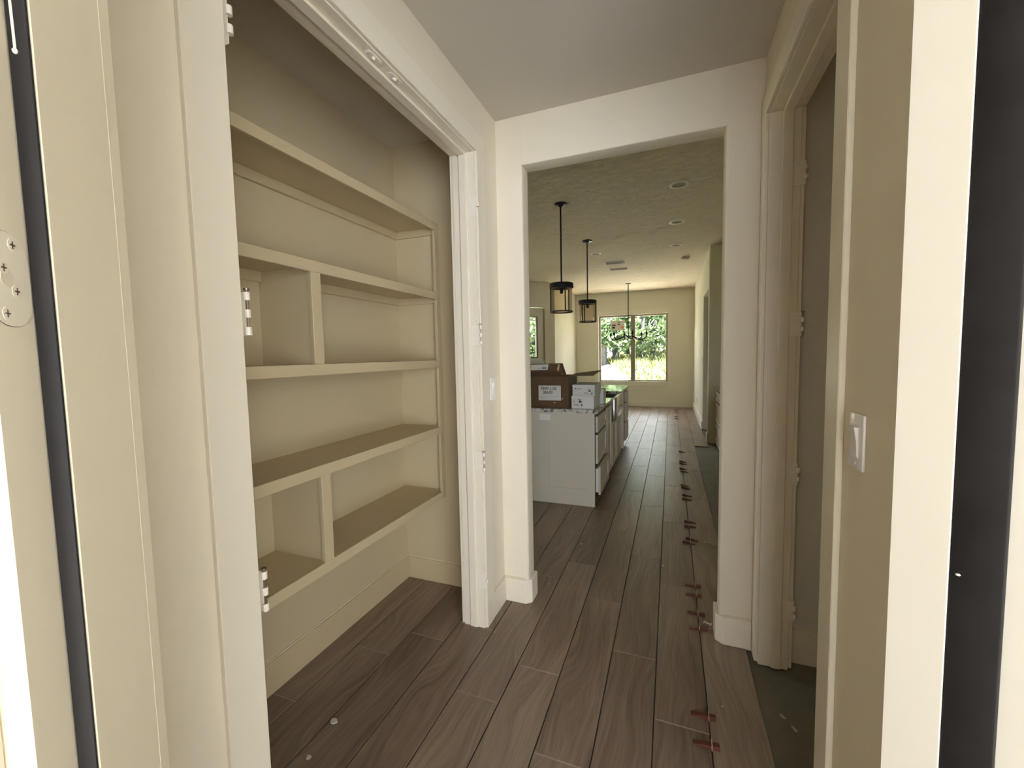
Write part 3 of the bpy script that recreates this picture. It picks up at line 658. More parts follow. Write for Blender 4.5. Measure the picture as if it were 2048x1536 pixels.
# near drawer cabinet with end panel
K1 = thing('drawer_cabinet', (-1.2, 4.2, 0), 'greige island cabinet with panelled end and slightly open bottom drawer', 'cabinet')
MB().box(-1.72, IX, IY0 + 0.020, 4.90, TK, CT - 0.002).build('body', M_cab, K1)
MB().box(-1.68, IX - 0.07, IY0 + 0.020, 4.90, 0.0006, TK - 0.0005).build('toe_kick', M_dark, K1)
ep = MB().box(-1.74, IX, IY0 + 0.010, IY0 + 0.0195, 0.0006, CT - 0.002).build('end_panel', M_cab, K1)
for (x0, x1, z0, z1) in ((-1.74, IX, 0.797, CT - 0.002), (-1.74, IX, 0.0006, 0.160), (-0.727, IX, 0.160, 0.797), (-1.128, -1.103, 0.160, 0.797), (-1.74, -1.60, 0.160, 0.797)):
    MB().box(x0, x1, IY0, IY0 + 0.0098, z0, z1).build('panel_rail', M_cab, ep)
yA, yB = 3.890, 4.475
MB().box(IX - 0.0005, IX + 0.0030, 3.8855, 4.895, 0.102, 0.868).build('gap_shade_plate', M_gap_shade, K1)  # dark plate that paints the shade between drawer and door fronts
shaker(K1, 'drawer', yA, yB, 0.712, 0.862)
shaker(K1, 'drawer', yA, yB, 0.412, 0.688)
d3 = shaker(K1, 'drawer', yA, yB, 0.115, 0.388, x1=XFc + 0.024)
MB().box(IX - 0.05, XFc + 0.003, yA + 0.012, yB - 0.012, 0.135, 0.365).build('drawer_box', M_plate, d3)
shaker(K1, 'door', 4.515, 4.885, 0.115, 0.862, rail=0.06)
# sink cabinet
K2 = thing('sink_cabinet', (-1.2, 5.4, 0), 'greige island sink cabinet with two doors under the apron sink', 'cabinet')
MB().box(-1.72, IX, 4.905, 5.845, TK, 0.645).build('body', M_cab, K2)
MB().box(-1.72, -1.25, 4.905, 5.845, 0.6455, CT - 0.002).build('rear_body', M_cab, K2)
MB().box(-1.2498, IX, 4.905, 4.965, 0.6455, CT - 0.002).build('sink_side', M_cab, K2)
MB().box(-1.2498, IX, 5.825, 5.845, 0.6455, CT - 0.002).build('sink_side', M_cab, K2)
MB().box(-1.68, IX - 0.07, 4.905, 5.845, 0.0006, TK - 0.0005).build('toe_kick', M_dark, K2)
MB().box(IX - 0.0005, IX + 0.0030, 4.91, 5.84, 0.102, 0.6445).build('gap_shade_plate', M_gap_shade, K2)
shaker(K2, 'door', 4.935, 5.378, 0.115, 0.640, rail=0.06)
shaker(K2, 'door', 5.384, 5.825, 0.115, 0.640, rail=0.06)
# end drawer cabinet beyond the dishwasher gap
K3 = thing('drawer_cabinet', (-1.2, 6.7, 0), 'greige island end cabinet beyond the empty dishwasher bay', 'cabinet')
MB().box(-1.72, IX, 6.470, 6.93, TK, CT - 0.002).build('body', M_cab, K3)
MB().box(-1.72, IX, 6.455, 6.4698, 0.0006, CT - 0.002).build('end_panel', M_cab, K3)
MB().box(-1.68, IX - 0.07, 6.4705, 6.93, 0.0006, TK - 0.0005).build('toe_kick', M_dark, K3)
MB().box(IX - 0.0005, IX + 0.0030, 6.475, 6.925, 0.102, 0.868).build('gap_shade_plate', M_gap_shade, K3)
for z0, z1 in ((0.712, 0.862), (0.412, 0.688), (0.115, 0.388)): shaker(K3, 'drawer', 6.485, 6.915, z0, z1)
# worktop with the sink cut-out
wt = MB().box(-2.02, -0.628, 3.845, 4.968, CT, 0.930).box(-2.02, -0.628, 5.822, 6.97, CT, 0.930).box(-2.02, -1.150, 4.968, 5.822, CT, 0.930)
tag(wt.build('countertop', M_granite, loc=(-1.3, 5.4, CT)), 'speckled white granite countertop on the kitchen island', 'countertop')
sk = thing('apron_sink', (-0.88, 5.395, 0.65), 'stainless apron-front sink set into the island', 'sink')
MB().box(-0.650, -0.612, 4.972, 5.818, 0.648, 0.915).build('apron', M_steel, sk, bevel=0.006, seg=2, smooth=True)
bs = MB().box(-1.146, -0.6505, 4.972, 4.978, 0.67, 0.893).box(-1.146, -0.6505, 5.812, 5.818, 0.67, 0.893).box(-1.146, -1.140, 4.978, 5.812, 0.67, 0.893).box(-1.146, -0.6505, 4.978, 5.812, 0.662, 0.6698)
bs.build('basin', M_steel, sk)
# island outlet on the end panel
t = thing('wall_outlet', (-1.14, IY0, 0.81), 'horizontal white outlet on the island end panel', 'outlet')
MB().box(-1.197, -1.082, IY0 - 0.006, IY0 - 0.0003, 0.815, 0.880).build('plate', M_plate, t, bevel=0.002)
for xc in (-1.163, -1.116): MB().box(xc - 0.014, xc + 0.014, IY0 - 0.0075, IY0 - 0.0055, 0.833, 0.863).build('receptacle', M_can, t)

# ================================================================== RIGHT BASE CABINETS
for (y0, y1, lab) in ((6.33, 7.233, 'greige base cabinet with drawers against the wall end'), (5.42, 6.325, 'greige base cabinet one along from the wall end')):
    K = thing('base_cabinet', (0.98, (y0 + y1) / 2, 0), lab, 'cabinet')
    MB().box(0.682, 1.298, y0, y1, 0.0, 0.880).build('body', M_cab, K)
    MB().box(0.6785, 0.6825, y0 + 0.01, y1 - 0.015, 0.012, 0.855).build('gap_shade_plate', M_gap_shade, K)
    shaker(K, 'drawer', y0 + 0.02, y1 - 0.03, 0.690, 0.835, x1=0.661, sgn=-1)
    shaker(K, 'drawer', y0 + 0.02, y1 - 0.03, 0.355, 0.665, x1=0.661, sgn=-1)
    shaker(K, 'drawer', y0 + 0.02, y1 - 0.03, 0.025, 0.335, x1=0.661, sgn=-1)
tag(MB().box(0.640, 1.298, 5.42, 7.234, 0.8805, 0.912).build('countertop', M_granite, loc=(0.97, 6.3, 0.88)), 'granite countertop on the right-hand base cabinets', 'countertop')

# ================================================================== BOXES ON THE ISLAND
CTZ = 0.9305
def text_mesh(txt, size):
    cu = bpy.data.curves.new('print', 'FONT'); cu.body = txt; cu.size = size; cu.resolution_u = 2; cu.offset = size * 0.022
    o = bpy.data.objects.new('print', cu); COL.objects.link(o)
    dg = bpy.context.evaluated_depsgraph_get(); me = bpy.data.meshes.new_from_object(o.evaluated_get(dg))
    bpy.data.objects.remove(o); return me
def print_on(parent, txt, size, x, y, z, mat, sx=1.0):
    """lettering facing -Y"""
    me = text_mesh(txt, size); me.transform(Matrix.Diagonal((sx, 1, 1, 1))); me.transform(Matrix.Rotation(PI / 2, 4, 'X'))
    me.materials.clear(); me.materials.append(mat)
    o = bpy.data.objects.new('lettering', me); COL.objects.link(o); o.parent = parent
    o.location = Vector((x, y, z)) - origin_of(parent); return o

B1 = thing('cardboard_box', (-1.18, 4.12, CTZ), 'large open brown cardboard box with white handwritten label', 'box')
bx0, bx1, by0, by1, bz1 = -1.46, -0.924, 3.945, 4.335, 1.236
wl = 0.005
MB().box(bx0, bx1, by0, by0 + wl, CTZ, bz1).build('front_wall', M_card, B1)
MB().box(bx0, bx1, by1 - wl, by1, CTZ, bz1).build('back_wall', M_card, B1)
MB().box(bx0, bx0 + wl, by0 + wl, by1 - wl, CTZ, bz1).build('side_wall', M_card, B1)
MB().box(bx1 - wl, bx1, by0 + wl, by1 - wl, CTZ, bz1).build('side_wall', M_card_in, B1)
MB().box(bx0 + wl, bx1 - wl, by0 + wl, by1 - wl, CTZ, CTZ + wl).build('bottom', M_card, B1)
MB().box(bx0 + 0.001, bx1 - 0.012, by0 - 0.006, by0 - 0.0005, 1.172, bz1).build('folded_flap', M_card, B1)
MB().hexa([(bx1, by0 + 0.01, bz1), (-0.690, by0 + 0.03, 1.240), (-0.648, by1 - 0.10, 1.282), (bx1, by1 - 0.02, bz1 + 0.012),
           (bx1, by0 + 0.01, bz1 + 0.004), (-0.690, by0 + 0.03, 1.244), (-0.648, by1 - 0.10, 1.286), (bx1, by1 - 0.02, bz1 + 0.016)]).build('side_flap', M_card_in, B1)
# front flap leaning out, then bent upright
ff = MB().hexa([(bx0, by0, bz1), (-0.95, by0, bz1), (-1.028, by0 - 0.055, 1.286), (bx0, by0 - 0.055, 1.280),
                (bx0, by0 + 0.004, bz1 + 0.004), (-0.95, by0 + 0.004, bz1 + 0.004), (-1.028, by0 - 0.051, 1.290), (bx0, by0 - 0.051, 1.284)])
ff.build('front_flap', M_card, B1)
up = MB().hexa([(bx0, by0 - 0.055, 1.281), (-1.030, by0 - 0.055, 1.287), (-1.030, by0 - 0.050, 1.287), (bx0, by0 - 0.050, 1.281),
                (bx0, by0 - 0.040, 1.352), (-1.012, by0 - 0.040, 1.366), (-1.012, by0 - 0.035, 1.366), (bx0, by0 - 0.035, 1.352)])
fu = up.build('flap_face', M_card, B1)
MB().hexa([(-1.028, by0 - 0.052, 1.288), (-0.945, by0 + 0.030, 1.240), (-0.949, by0 + 0.032, 1.240), (-1.032, by0 - 0.049, 1.288),
           (-1.010, by0 - 0.038, 1.366), (-0.985, by0 + 0.030, 1.364), (-0.989, by0 + 0.032, 1.364), (-1.014, by0 - 0.035, 1.366)]).build('flap_side', M_card, B1)
MB().hexa([(-1.025, by0 - 0.0535, 1.300), (-1.008, by0 - 0.0345, 1.292), (-1.0085, by0 - 0.033, 1.292), (-1.0255, by0 - 0.052, 1.300),
           (-1.012, by0 - 0.0415, 1.358), (-0.998, by0 - 0.026, 1.352), (-0.9985, by0 - 0.0245, 1.352), (-1.0125, by0 - 0.040, 1.358)]).build('packing_tape', M_tape, B1)
fl = MB().hexa([(-1.288, by0 - 0.0552, 1.299), (-1.115, by0 - 0.0552, 1.303), (-1.115, by0 - 0.0540, 1.303), (-1.288, by0 - 0.0540, 1.299),
                (-1.286, by0 - 0.0424, 1.352), (-1.108, by0 - 0.0424, 1.357), (-1.108, by0 - 0.0412, 1.357), (-1.286, by0 - 0.0412, 1.352)]).build('shipping_label', M_paper, B1)
MB().box(-1.172, -1.126, by0 - 0.0545, by0 - 0.0525, 1.316, 1.326).build('barcode', M_ink, fl)
MB().box(-1.168, -1.128, by0 - 0.0500, by0 - 0.0480, 1.338, 1.342).build('print_line', M_inkgrey, fl)
MB().box(-1.200, -1.190, by0 - 0.0545, by0 - 0.0525, 1.316, 1.322).build('print_mark', M_ink, fl)
pl = MB().box(-1.226, -0.999, by0 - 0.0014, by0 - 0.0003, 1.000, 1.146).build('paper_label', M_paper, B1)
print_on(pl, 'T9W11132', 0.040, -1.203, by0 - 0.0018, 1.103, M_ink, 0.86)
print_on(pl, '3EA.F3', 0.040, -1.180, by0 - 0.0018, 1.066, M_ink, 0.86)
for z, x1 in ((1.060, -1.165), (1.038, -1.02), (1.030, -1.17), (1.018, -1.10)): MB().box(-1.208, x1, by0 - 0.0018, by0 - 0.0015, z, z + 0.0016).build('print_line', M_inkgrey, pl)
for x, z in ((-0.986, 1.018), (-1.062, 0.980)): MB().cyl((x, by0 - 0.0015, z), (x, by0 - 0.0003, z), 0.006, 8).build('paint_spot', M_paper, B1)
pf = MB()
pts = [(-1.42, 1.30), (-1.42, 1.395), (-1.30, 1.420), (-1.262, 1.415), (-1.235, 1.375), (-1.22, 1.25), (-1.40, 1.25)]
pf.prism(pts, 'y', 4.20, 4.26)
tag(pf.build('foam_sheet', M_foam, loc=(-1.32, 4.23, 1.25), bevel=0.01, seg=2, smooth=True), 'pale packing foam sticking up behind the open box', 'foam')

def white_box(x0, x1, y0, y1, z0, z1, label, lab_rect, full):
    t = thing('carton', ((x0 + x1) / 2, (y0 + y1) / 2, z0), label, 'box', 'white fixture cartons stacked on the island')
    MB().box(x0, x1, y0, y1, z0, z1 - 0.018).build('body', M_white, t, bevel=0.0015)
    MB().box(x0 - 0.0012, x1 + 0.0012, y0 - 0.0012, y1 + 0.0012, z1 - 0.0178, z1).build('lid', M_white, t, bevel=0.001)
    a0, a1, c0, c1 = lab_rect
    lb = MB().box(a0, a1, y0 - 0.0022, y0 - 0.0013, c0, c1).build('printed_label', M_paper, t)
    w, h = a1 - a0, c1 - c0
    def R(u0, u1, v0, v1, mat): MB().box(a0 + u0 * w, a0 + u1 * w, y0 - 0.0027, y0 - 0.0023, c0 + v0 * h, c0 + v1 * h).build('print_mark', mat, lb)
    if full:
        R(0.05, 0.11, 0.74, 0.88, M_ink); R(0.12, 0.40, 0.76, 0.84, M_inkgrey); R(0.68, 0.80, 0.72, 0.80, M_inkgrey); R(0.72, 0.84, 0.44, 0.62, M_ink)
        R(0.50, 0.66, 0.28, 0.33, M_inkgrey); R(0.50, 0.72, 0.18, 0.23, M_inkgrey); R(0.86, 0.91, 0.10, 0.30, M_ink); R(0.05, 0.95, 0.03, 0.06, M_inkgrey)
    else:
        R(0.48, 0.76, 0.84, 0.94, M_inkgrey); R(0.58, 0.84, 0.54, 0.76, M_ink); R(0.10, 0.16, 0.56, 0.76, M_inkgrey); R(0.12, 0.62, 0.26, 0.34, M_inkgrey); R(0.80, 0.90, 0.16, 0.38, M_ink)
    return t
white_box(-0.884, -0.672, 3.900, 4.27, CTZ, 1.052, 'white carton with a small printed label, lowest of the island stack', (-0.872, -0.772, 0.942, 1.030), False)
white_box(-0.880, -0.667, 3.925, 4.30, 1.0525, 1.157, 'white carton with a wide printed label, topmost of the island stack', (-0.868, -0.672, 1.060, 1.134), True)
t = thing('carton', (-0.75, 4.40, CTZ), 'plain grey carton standing behind the white cartons', 'box')
MB().box(-0.86, -0.645, 4.325, 4.49, CTZ, 1.068).build('body', M_white, t, bevel=0.0015)
MB().box(-0.862, -0.643, 4.323, 4.492, 1.0683, 1.084).build('lid', M_white, t, bevel=0.001)

# ================================================================== PENDANTS
def pendant(x, y, rot, label):
    p = thing('pendant_light', (x, y, KC), label, 'pendant light', 'pendants over the island')
    MB().lathe([(0.0, -0.036), (0.018, -0.034), (0.03, -0.022), (0.066, -0.016), (0.068, -0.0005), (0.0, -0.0005)], (x, y, KC), 24).build('canopy', M_bronze, p, smooth=True)
    MB().cyl((x, y, 2.235), (x, y, KC - 0.034), 0.0085, 10).build('rod', M_bronze, p, smooth=True)
    cap = MB().lathe([(0.0, 2.238), (0.05, 2.237), (0.125, 2.230), (0.1315, 2.222), (0.1315, 2.206), (0.127, 2.203), (0.127, 2.199), (0.1315, 2.196), (0.1315, 2.180), (0.128, 2.176), (0.0, 2.176)], (x, y, 0), 36).build('cap', M_bronze, p, smooth=True)
    MB().lathe([(0.118, 1.922), (0.118, 2.1755), (0.114, 2.1755), (0.114, 1.922)], (x, y, 0), 36, closed=True).build('glass_shade', M_shade, p, smooth=True)
    MB().lathe([(0.110, 1.912), (0.126, 1.912), (0.126, 1.926), (0.110, 1.926)], (x, y, 0), 36, closed=True).build('bottom_ring', M_bronze, p, smooth=True)
    for k in range(3):
        a = rot + 2 * PI * k / 3; cx, cy = x + 0.122 * math.cos(a), y + 0.122 * math.sin(a)
        MB().cyl((cx, cy, 1.92), (cx, cy, 2.18), 0.0075, 8).build('frame_bar', M_bronze, p, smooth=True)
    MB().cyl((x, y, 2.12), (x, y, 2.176), 0.018, 12).build('lamp_socket', M_bronze, p, smooth=True)
    return p
pendant(-1.132, 4.55, math.radians(-57), 'black drum pendant with smoky glass over the cardboard box')
pendant(-1.143, 6.152, math.radians(-118), 'black drum pendant with smoky glass over the island sink')

# ================================================================== CHANDELIER
CHX, CHY = -0.949, 10.29
ch = thing('chandelier', (CHX, CHY, KC), 'thin black six-arm candle chandelier in front of the dining window', 'chandelier')
MB().lathe([(0.0, -0.03), (0.02, -0.028), (0.062, -0.014), (0.064, -0.0005), (0.0, -0.0005)], (CHX, CHY, KC), 20).build('canopy', M_bronze, ch, smooth=True)
MB().cyl((CHX, CHY, 1.86), (CHX, CHY, KC - 0.03), 0.011, 8).build('rod', M_bronze, ch, smooth=True)
MB().lathe([(0.0, 1.795), (0.012, 1.800), (0.028, 1.822), (0.04, 1.838), (0.02, 1.85), (0.016, 1.875), (0.0, 1.88)], (CHX, CHY, 0), 16).build('hub', M_bronze, ch, smooth=True)
for k in range(6):
    a = math.radians(-12 + 60 * k); ca, sa = math.cos(a), math.sin(a); Rr = 0.43
    path = [(r, z) for r, z in ((0.02, 1.850), (0.10, 1.848), (0.20, 1.806), (0.29, 1.770), (0.37, 1.772), (0.42, 1.815), (Rr, 1.865))]
    arm = MB().tube([(CHX + r * ca, CHY + r * sa, z) for r, z in path], 0.014, 7).build('arm', M_bronze, ch, smooth=True)
    cx, cy = CHX + Rr * ca, CHY + Rr * sa
    MB().lathe([(0.0, 1.862), (0.022, 1.866), (0.030, 1.876), (0.0, 1.880)], (cx, cy, 0), 12).build('candle_cup', M_bronze, arm, smooth=True)
    MB().cyl((cx, cy, 1.878), (cx, cy, 1.94), 0.024, 10, 0.021).build('candle', M_bronze, arm, smooth=True)
    MB().cyl((cx, cy, 1.94), (cx, cy, 1.985), 0.011, 8, 0.002).build('bulb_tip', M_bronze, arm, smooth=True)

# ================================================================== CEILING FIXTURES
def can_light(x, y, label):
    t = thing('recessed_light', (x, y, KC), label, 'ceiling light', 'recessed ceiling lights')
    MB().lathe([(0.062, -0.004), (0.066, -0.009), (0.092, -0.006), (0.096, -0.0003), (0.062, -0.0003)], (x, y, KC), 32, closed=True).build('trim_ring', M_can, t, smooth=True)
    MB().lathe([(0.0, -0.0008), (0.045, -0.0010), (0.0625, -0.0040)], (x, y, KC), 24).build('baffle', M_baffle, t, smooth=True)
for x, y, lab in ((0.064, 4.51, 'recessed ceiling light closest to the hall opening'), (0.061, 5.75, 'second recessed ceiling light from the hall opening in the right-hand row'),
                  (0.056, 6.96, 'third recessed ceiling light from the hall opening in the right-hand row'), (-1.16, 6.99, 'recessed ceiling light beside the rod of the pendant over the sink')):
    can_light(x, y, lab)
for (y0, y1, lab) in ((7.705, 7.91, 'grey slatted ceiling vent closer to the pendants'), (8.335, 8.50, 'grey slatted ceiling vent closer to the chandelier')):
    t = thing('ceiling_vent', (-0.955, (y0 + y1) / 2, KC), lab, 'vent', 'ceiling vents')
    MB().box(-1.125, -0.785, y0, y1, KC - 0.004, KC - 0.0003).build('backing', M_grille, t)
    for (a, b_, c, d) in ((-1.125, -0.785, y0, y0 + 0.014), (-1.125, -0.785, y1 - 0.014, y1), (-1.125, -1.111, y0 + 0.014, y1 - 0.014), (-0.799, -0.785, y0 + 0.014, y1 - 0.014)):
        MB().box(a, b_, c, d, KC - 0.010, KC - 0.0042).build('frame', M_grille, t)
    n = int((y1 - y0 - 0.03) / 0.019)
    for k in range(n):
        yy = y0 + 0.018 + k * 0.019
        MB().hexa([(-1.110, yy, KC - 0.0095), (-0.800, yy, KC - 0.0095), (-0.800, yy + 0.003, KC - 0.0095), (-1.110, yy + 0.003, KC - 0.0095),
                   (-1.110, yy + 0.009, KC - 0.0045), (-0.800, yy + 0.009, KC - 0.0045), (-0.800, yy + 0.012, KC - 0.0045), (-1.110, yy + 0.012, KC - 0.0045)]).build('slat', M_grille, t)
sd = thing('smoke_detector', (0.232, 7.91, KC), 'grey round smoke detector on the kitchen ceiling', 'smoke detector')
MB().lathe([(0.0, -0.038), (0.045, -0.036), (0.058, -0.026), (0.064, -0.010), (0.066, -0.0003), (0.0, -0.0003)], (0.232, 7.91, KC), 24).build('body', M_detector, sd, smooth=True)
MB().lathe([(0.05, -0.0375), (0.055, -0.030)], (0.232, 7.91, KC), 24).build('vent_ring', M_baffle, sd, smooth=True)

# ================================================================== TILE WEDGES, CLIPS, CRUMBS
wedge_me = None
WEDGE_ZONES = [(1.65, 'red-brown wedge in the hall, closest to the entry threshold', 'wedge closest to the threshold'), (2.0, 'red-brown wedge in the hall, in front of the white baseboard of the side door', 'hall wedge'),
               (3.0, 'red-brown wedge on the floor joint under the kitchen opening', 'wedges under the kitchen opening'),
               (4.0, 'red-brown wedge on the joint between the opening and the island end panel', 'wedges before the island'),
               (5.0, 'red-brown wedge on the joint beside the island drawers', 'wedges beside the island drawers'),
               (6.2, 'red-brown wedge on the joint beside the island sink cabinet', 'wedges beside the island sink'),
               (7.0, 'single red-brown wedge beside the island end cabinet', 'wedge beside the end cabinet'),
               (99, 'dark wedge on the joint near the dining window wall', 'wedges near the dining window')]
def wedge(x0, y0, x1, y1, tan=False):
    global wedge_me
    if wedge_me is None:
        m = MB().prism([(0.0, 0.0), (0.09, 0.0), (0.09, 0.004), (0.012, 0.017), (0.0, 0.017)], 'y', -0.010, 0.010)
        wedge_me = m.mesh('tile_wedge', M_wedge, bevel=0.001)
    me = wedge_me
    if tan:
        me = wedge_me.copy(); me.materials.clear(); me.materials.append(M_wedge_y)
    o = bpy.data.objects.new('tile_wedge', me); COL.objects.link(o)
    o.location = (x0, y0, 0.0004); o.rotation_euler = (0, 0, math.atan2(y1 - y0, x1 - x0))
    if tan: tag(o, 'orange plastic levelling wedge on the floor joint', 'wedge')
    else:
        for lim, lab, gname in WEDGE_ZONES:
            if y0 < lim: break
        tag(o, lab, 'wedge', gname)
    return o
near_w = [(0.181, 2.711, 0.092, 2.716), (0.179, 2.605, 0.092, 2.609), (0.184, 2.408, 0.095, 2.425), (0.189, 2.288, 0.100, 2.286), (0.174, 1.716, 0.085, 1.720), (0.175, 1.587, 0.086, 1.589)]
far_w = [(0.12, 6.445, 0.205, 6.425), (0.115, 5.857, 0.201, 5.842), (0.114, 5.746, 0.202, 5.733), (0.112, 5.495, 0.197, 5.468), (0.117, 5.374, 0.202, 5.36), (0.116, 4.709, 0.206, 4.69),
         (0.118, 4.465, 0.206, 4.451), (0.115, 4.349, 0.205, 4.342), (0.116, 3.756, 0.212, 3.754), (0.114, 3.649, 0.205, 3.663), (0.117, 3.405, 0.207, 3.39), (0.095, 3.336, 0.184, 3.32),
         (0.098, 11.12, 0.185, 11.08), (0.094, 10.738, 0.18, 10.70), (0.096, 9.95, 0.182, 10.0), (0.098, 9.669, 0.185, 9.64)]
for w_ in near_w + far_w: wedge(*w_)
wedge(0.107, 4.806, 0.203, 4.789, True)
clip_me = MB()
clip_me.hexa([(-0.0008, -0.016, 0.0), (0.0008, -0.016, 0.0), (0.0008, 0.016, 0.0), (-0.0008, 0.016, 0.0), (-0.0008, -0.010, 0.026), (0.0008, -0.010, 0.026), (0.0008, -0.006, 0.026), (-0.0008, -0.006, 0.026)])
clip_me = MB().box(-0.0009, 0.0009, -0.016, -0.012, 0, 0.024).box(-0.0009, 0.0009, 0.012, 0.016, 0, 0.024).box(-0.0009, 0.0009, -0.012, 0.012, 0.019, 0.024).mesh('levelling_clip', M_clip)
for (y) in (2.713, 2.607, 2.415, 2.287, 1.718, 1.588, 3.755, 3.655, 3.398, 3.328, 4.458):
    o = bpy.data.objects.new('levelling_clip', clip_me); COL.objects.link(o); o.location = (0.1485, y, 0.0005)
    zn = 'standing in the hall floor joint' if y < 2.0 else 'standing in the floor joint under the kitchen opening' if y < 3.0 else 'standing in the kitchen floor joint beside the island'
    tag(o, 'thin white levelling clip ' + zn, 'clip', 'levelling clips ' + zn)
bits = MB().box(-0.018, 0.018, -0.003, 0.003, 0, 0.004).box(-0.020, -0.014, -0.012, 0.012, 0.0, 0.004).box(0.014, 0.020, -0.012, 0.012, 0.0, 0.004).mesh('clip_base', M_clip)
for (x, y, a) in ((0.266, 3.386, 0.1), (0.258, 5.493, 0.15), (0.254, 6.533, 0.05), (0.192, 2.353, -0.3), (0.242, 9.703, 0.1), (0.245, 10.772, 0.2)):
    o = bpy.data.objects.new('clip_base', bits); COL.objects.link(o); o.location = (x, y, 0.0004); o.rotation_euler = (0, 0, a)
    zn = 'beside the opening baseboard' if y < 3 else 'on the planks before the island' if y < 4 else 'on the planks beside the island sink' if y < 6 else 'on the planks beside the island end cabinet' if y < 7 else 'on the planks near the dining window'
    tag(o, 'small white snapped-off clip base ' + zn, 'clip base', 'snapped clip bases ' + zn)
for i, (x, y, r) in enumerate(((-1.253, 1.205, 0.016), (-1.226, 1.054, 0.012), (-0.856, 1.916, 0.004), (-0.71, 2.452, 0.005), (-0.038, 2.918, 0.009), (0.206, 1.799, 0.004), (-0.63, 3.069, 0.008), (-0.86, 2.85, 0.006), (-0.45, 2.18, 0.004))):
    random.seed(i); n = 7
    poly = [(x + r * random.uniform(0.55, 1.2) * math.cos(2 * PI * k / n), y + r * random.uniform(0.5, 1.1) * math.sin(2 * PI * k / n)) for k in range(n)]
    zn = 'on the planks inside the closet opening' if x < -1.1 else 'on the planks beside the closet casing' if x < -0.8 and y < 2.2 else 'on the hall planks' if y < 2.2 else 'on the planks just beyond the kitchen opening'
    tag(MB().prism(poly, 'z', 0.0004, 0.0004 + r * 0.25).build('plaster_crumb', M_chip, loc=(x, y, 0.0004)), 'crumb of white plaster ' + zn, 'plaster crumb', 'plaster crumbs ' + zn)

for i, (x, y, rx, ry, a) in enumerate(((0.426, 1.841, 0.007, 0.018, 0.5), (0.455, 1.792, 0.006, 0.017, 0.45))):
    random.seed(40 + i); n = 9; ca, sa = math.cos(a), math.sin(a); poly = []
    for k in range(n):
        q = random.uniform(0.6, 1.15); p0, p1 = rx * q * math.cos(2 * PI * k / n), ry * q * math.sin(2 * PI * k / n); poly.append((x + ca * p0 - sa * p1, y + sa * p0 + ca * p1))
    tag(MB().prism(poly, 'z', -0.0118, -0.0108).build('plaster_smear', M_smear, loc=(x, y, -0.0118)), 'thin white plaster smear on the bare slab in the side doorway', 'plaster smear', 'plaster smears on the bare slab')

# ================================================================== WINDOW STICKER
wsx = -1.52; yS = YF + 0.099
stk = thing('window_sticker', (wsx, yS, 2.06), 'pale printed sticker on the left window pane', 'sticker')
MB().box(-1.555, -1.185, yS - 0.0012, yS - 0.0002, 2.075, 2.345).build('sheet', M_paper, stk)
for (x0, x1, z0, z1, mt) in ((-1.52, -1.42, 2.205, 2.24, M_ink), (-1.52, -1.44, 2.13, 2.18, M_ink), (-1.37, -1.30, 2.27, 2.31, M_inkgrey), (-1.29, -1.20, 2.13, 2.185, M_orange), (-1.37, -1.31, 2.22, 2.25, M_ink)):
    MB().box(x0, x1, yS - 0.0018, yS - 0.0013, z0, z1).build('print_mark', mt, stk)

# ================================================================== OUTSIDE
def ground_z(x, y):
    d = max(0.0, y - 15.0)
    rise = 1.75 * (1 - math.exp(-d / 9.0)) + 0.02 * max(0, y - 30)
    lft = 1 / (1 + math.exp((x + 2.6 + 0.10 * (y - 12)) * 1.3))     # drive sinks to the left
    return -0.25 + rise * (1 - 0.62 * lft) + 0.05 * noise.noise(Vector((x * 0.5, y * 0.5, 0)))
gm = MB(); nx, ny = 70, 60
X0g, X1g, Y0g, Y1g = -45, 35, 11.95, 75
for jy in range(ny + 1):
    for ix in range(nx + 1):
        x = X0g + (X1g - X0g) * ix / nx; y = Y0g + (Y1g - Y0g) * (jy / ny) ** 1.6
        gm.v.append((x, y, ground_z(x, y)))
gm.f = [(jy * (nx + 1) + ix, jy * (nx + 1) + ix + 1, (jy + 1) * (nx + 1) + ix + 1, (jy + 1) * (nx + 1) + ix) for jy in range(ny) for ix in range(nx)]
struct('ground', gm, M_soil, 'grassy bank rising outside the dining window', 'ground', smooth=True)
dv = MB(); rows = []
for k in range(26):
    y = 12.2 + k * 0.95; xc = -1.7 - 0.235 * (y - 12); w = 1.5
    if y < 16.5: w = 1.5 + (16.5 - y) * 1.9; xc += (16.5 - y) * 0.45
    rows.append([(xc + w * t, y, ground_z(xc + w * t, y) + 0.035) for t in (-1, -0.6, -0.2, 0.2, 0.6, 1)])
for k, r_ in enumerate(rows):
    dv.v += r_
    if k:
        for i in range(5): dv.f.append(((k - 1) * 6 + i, (k - 1) * 6 + i + 1, k * 6 + i + 1, k * 6 + i))
struct('ground_drive', dv, M_gravel, 'white gravel drive outside the dining window', 'ground', smooth=True)
struct('ground_side', MB().box(-45, -7.7, -20, 11.95, -0.5, -0.25).box(-7.7, -2.7, 7.5, 11.95, -0.5, -0.25).box(2.65, 45, -2.2, 11.95, -0.5, -0.25), M_soil, 'grass outside the living room', 'ground')

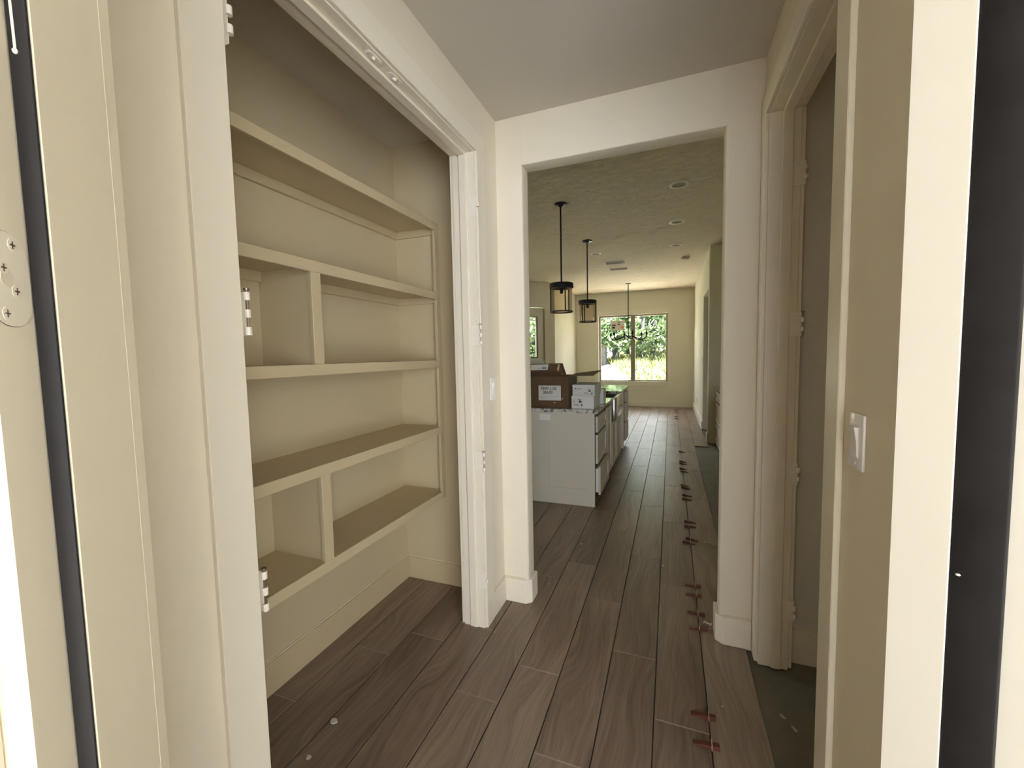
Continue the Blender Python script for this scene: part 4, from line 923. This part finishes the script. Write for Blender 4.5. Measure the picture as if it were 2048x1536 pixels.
random.seed(11)
gr = MB()
for _ in range(16000):
    y = 15.0 + 24 * random.random() ** 1.5; x = random.uniform(-11, 7) * (0.35 + 0.65 * (y - 12) / 26) - 1.2
    xc = -1.7 - 0.235 * (y - 12); w = 1.5
    if y < 16.5: w = 1.5 + (16.5 - y) * 1.9; xc += (16.5 - y) * 0.45
    if abs(x - xc) < w + 0.1: continue
    h = random.uniform(0.08, 0.30) * (1.2 if x > xc else 0.8); a = random.uniform(0, PI); dx, dy = 0.035 * math.cos(a), 0.035 * math.sin(a)
    z = ground_z(x, y); lx_, ly_ = random.uniform(-0.22, 0.22), random.uniform(-0.22, 0.22)
    gr.add([(x - dx, y - dy, z), (x + dx, y + dy, z), (x + lx_, y + ly_, z + h)], [(0, 1, 2)])
tag(gr.build('tall_grass', M_grass, recalc=False), 'tall yellow-green grass on the bank outside the window', 'grass', kind='stuff')
br = MB()
for _ in range(420):
    x = random.uniform(-1.0, 2.6); y = random.uniform(15.3, 18.5); z = ground_z(x, y)
    a = random.uniform(0, PI); h = random.uniform(0.08, 0.32)
    br.add([(x, y, z), (x + 0.03, y, z), (x + 0.25 * math.cos(a), y + 0.2 * math.sin(a), z + h)], [(0, 1, 2)])
tag(br.build('dry_brush', M_brush, recalc=False), 'dark dry brush at the foot of the grassy bank', 'brush', kind='stuff')

def tree(x, y, h, cr, mat, seed, label, group):
    random.seed(seed); z0 = ground_z(x, y) - 0.1
    t = thing('tree', (x, y, z0), label, 'tree', group)
    tr = MB(); lean = random.uniform(-0.3, 0.3); r0 = 0.14 + 0.10 * random.random()
    tr.tube([(x + lean * k / 5, y, z0 + h * 0.92 * k / 5) for k in range(6)], r0, 7)
    for k in range(5):
        zz = z0 + h * random.uniform(0.3, 0.8); a = random.uniform(0, 2 * PI); L = cr * random.uniform(0.5, 0.9)
        tr.tube([(x, y, zz), (x + L * 0.5 * math.cos(a), y + L * 0.5 * math.sin(a), zz + 0.3), (x + L * math.cos(a), y + L * math.sin(a), zz + 0.8)], 0.05, 5)
    tr.build('trunk', M_bark, t, smooth=True)
    lf = MB()
    clumps = [(x + random.gauss(0, cr * 0.5), y + random.gauss(0, cr * 0.5), z0 + h * random.uniform(0.14, 1.0), random.uniform(0.5, 1.1)) for _ in range(26)]
    for cx, cy, cz_, rr in clumps:
        for _ in range(70):
            v = Vector((random.gauss(0, 1), random.gauss(0, 1), random.gauss(0, 0.8))).normalized() * rr * random.uniform(0.4, 1.0)
            p = Vector((cx, cy, cz_)) + v
            n = Vector((random.gauss(0, 1), random.gauss(0, 1), random.gauss(0, 1) + 0.6)).normalized(); a = n.orthogonal().normalized(); b_ = n.cross(a)
            s = random.uniform(0.09, 0.20)
            lf.add([p - a * s, p - b_ * s * 0.6, p + a * s, p + b_ * s * 0.6], [(0, 1, 2, 3)])
    lf.build('foliage', mat, t, recalc=False)
spots = []
random.seed(5)
for k in range(24):
    a = -0.47 + 0.62 * k / 23; d = (27.0, 30.5, 34.0)[k % 3] + random.uniform(-1, 1)
    spots.append((d * math.tan(a), d, 4.6 + (0.3, 0.8, 1.4)[k % 3] + random.uniform(-0.3, 0.3), 1.35 + 0.12 * (k % 3), (k // 2) % 2))
spots += [(-14.5, 20, 6, 1.7, 1), (-17.5, 17, 6, 1.7, 0), (-12.0, 16.5, 5, 1.5, 1), (-15.0, 14.5, 5.5, 1.6, 0)]
for i, (x, y, h, cr, k) in enumerate(spots):
    tree(x, y, h, cr, M_leaf2 if k else M_leaf, 100 + i, 'light green leafy tree in the woods beyond the grassy bank' if k else 'deep green leafy tree in the woods beyond the grassy bank', 'pale trees beyond the bank' if k else 'deep green trees beyond the bank')
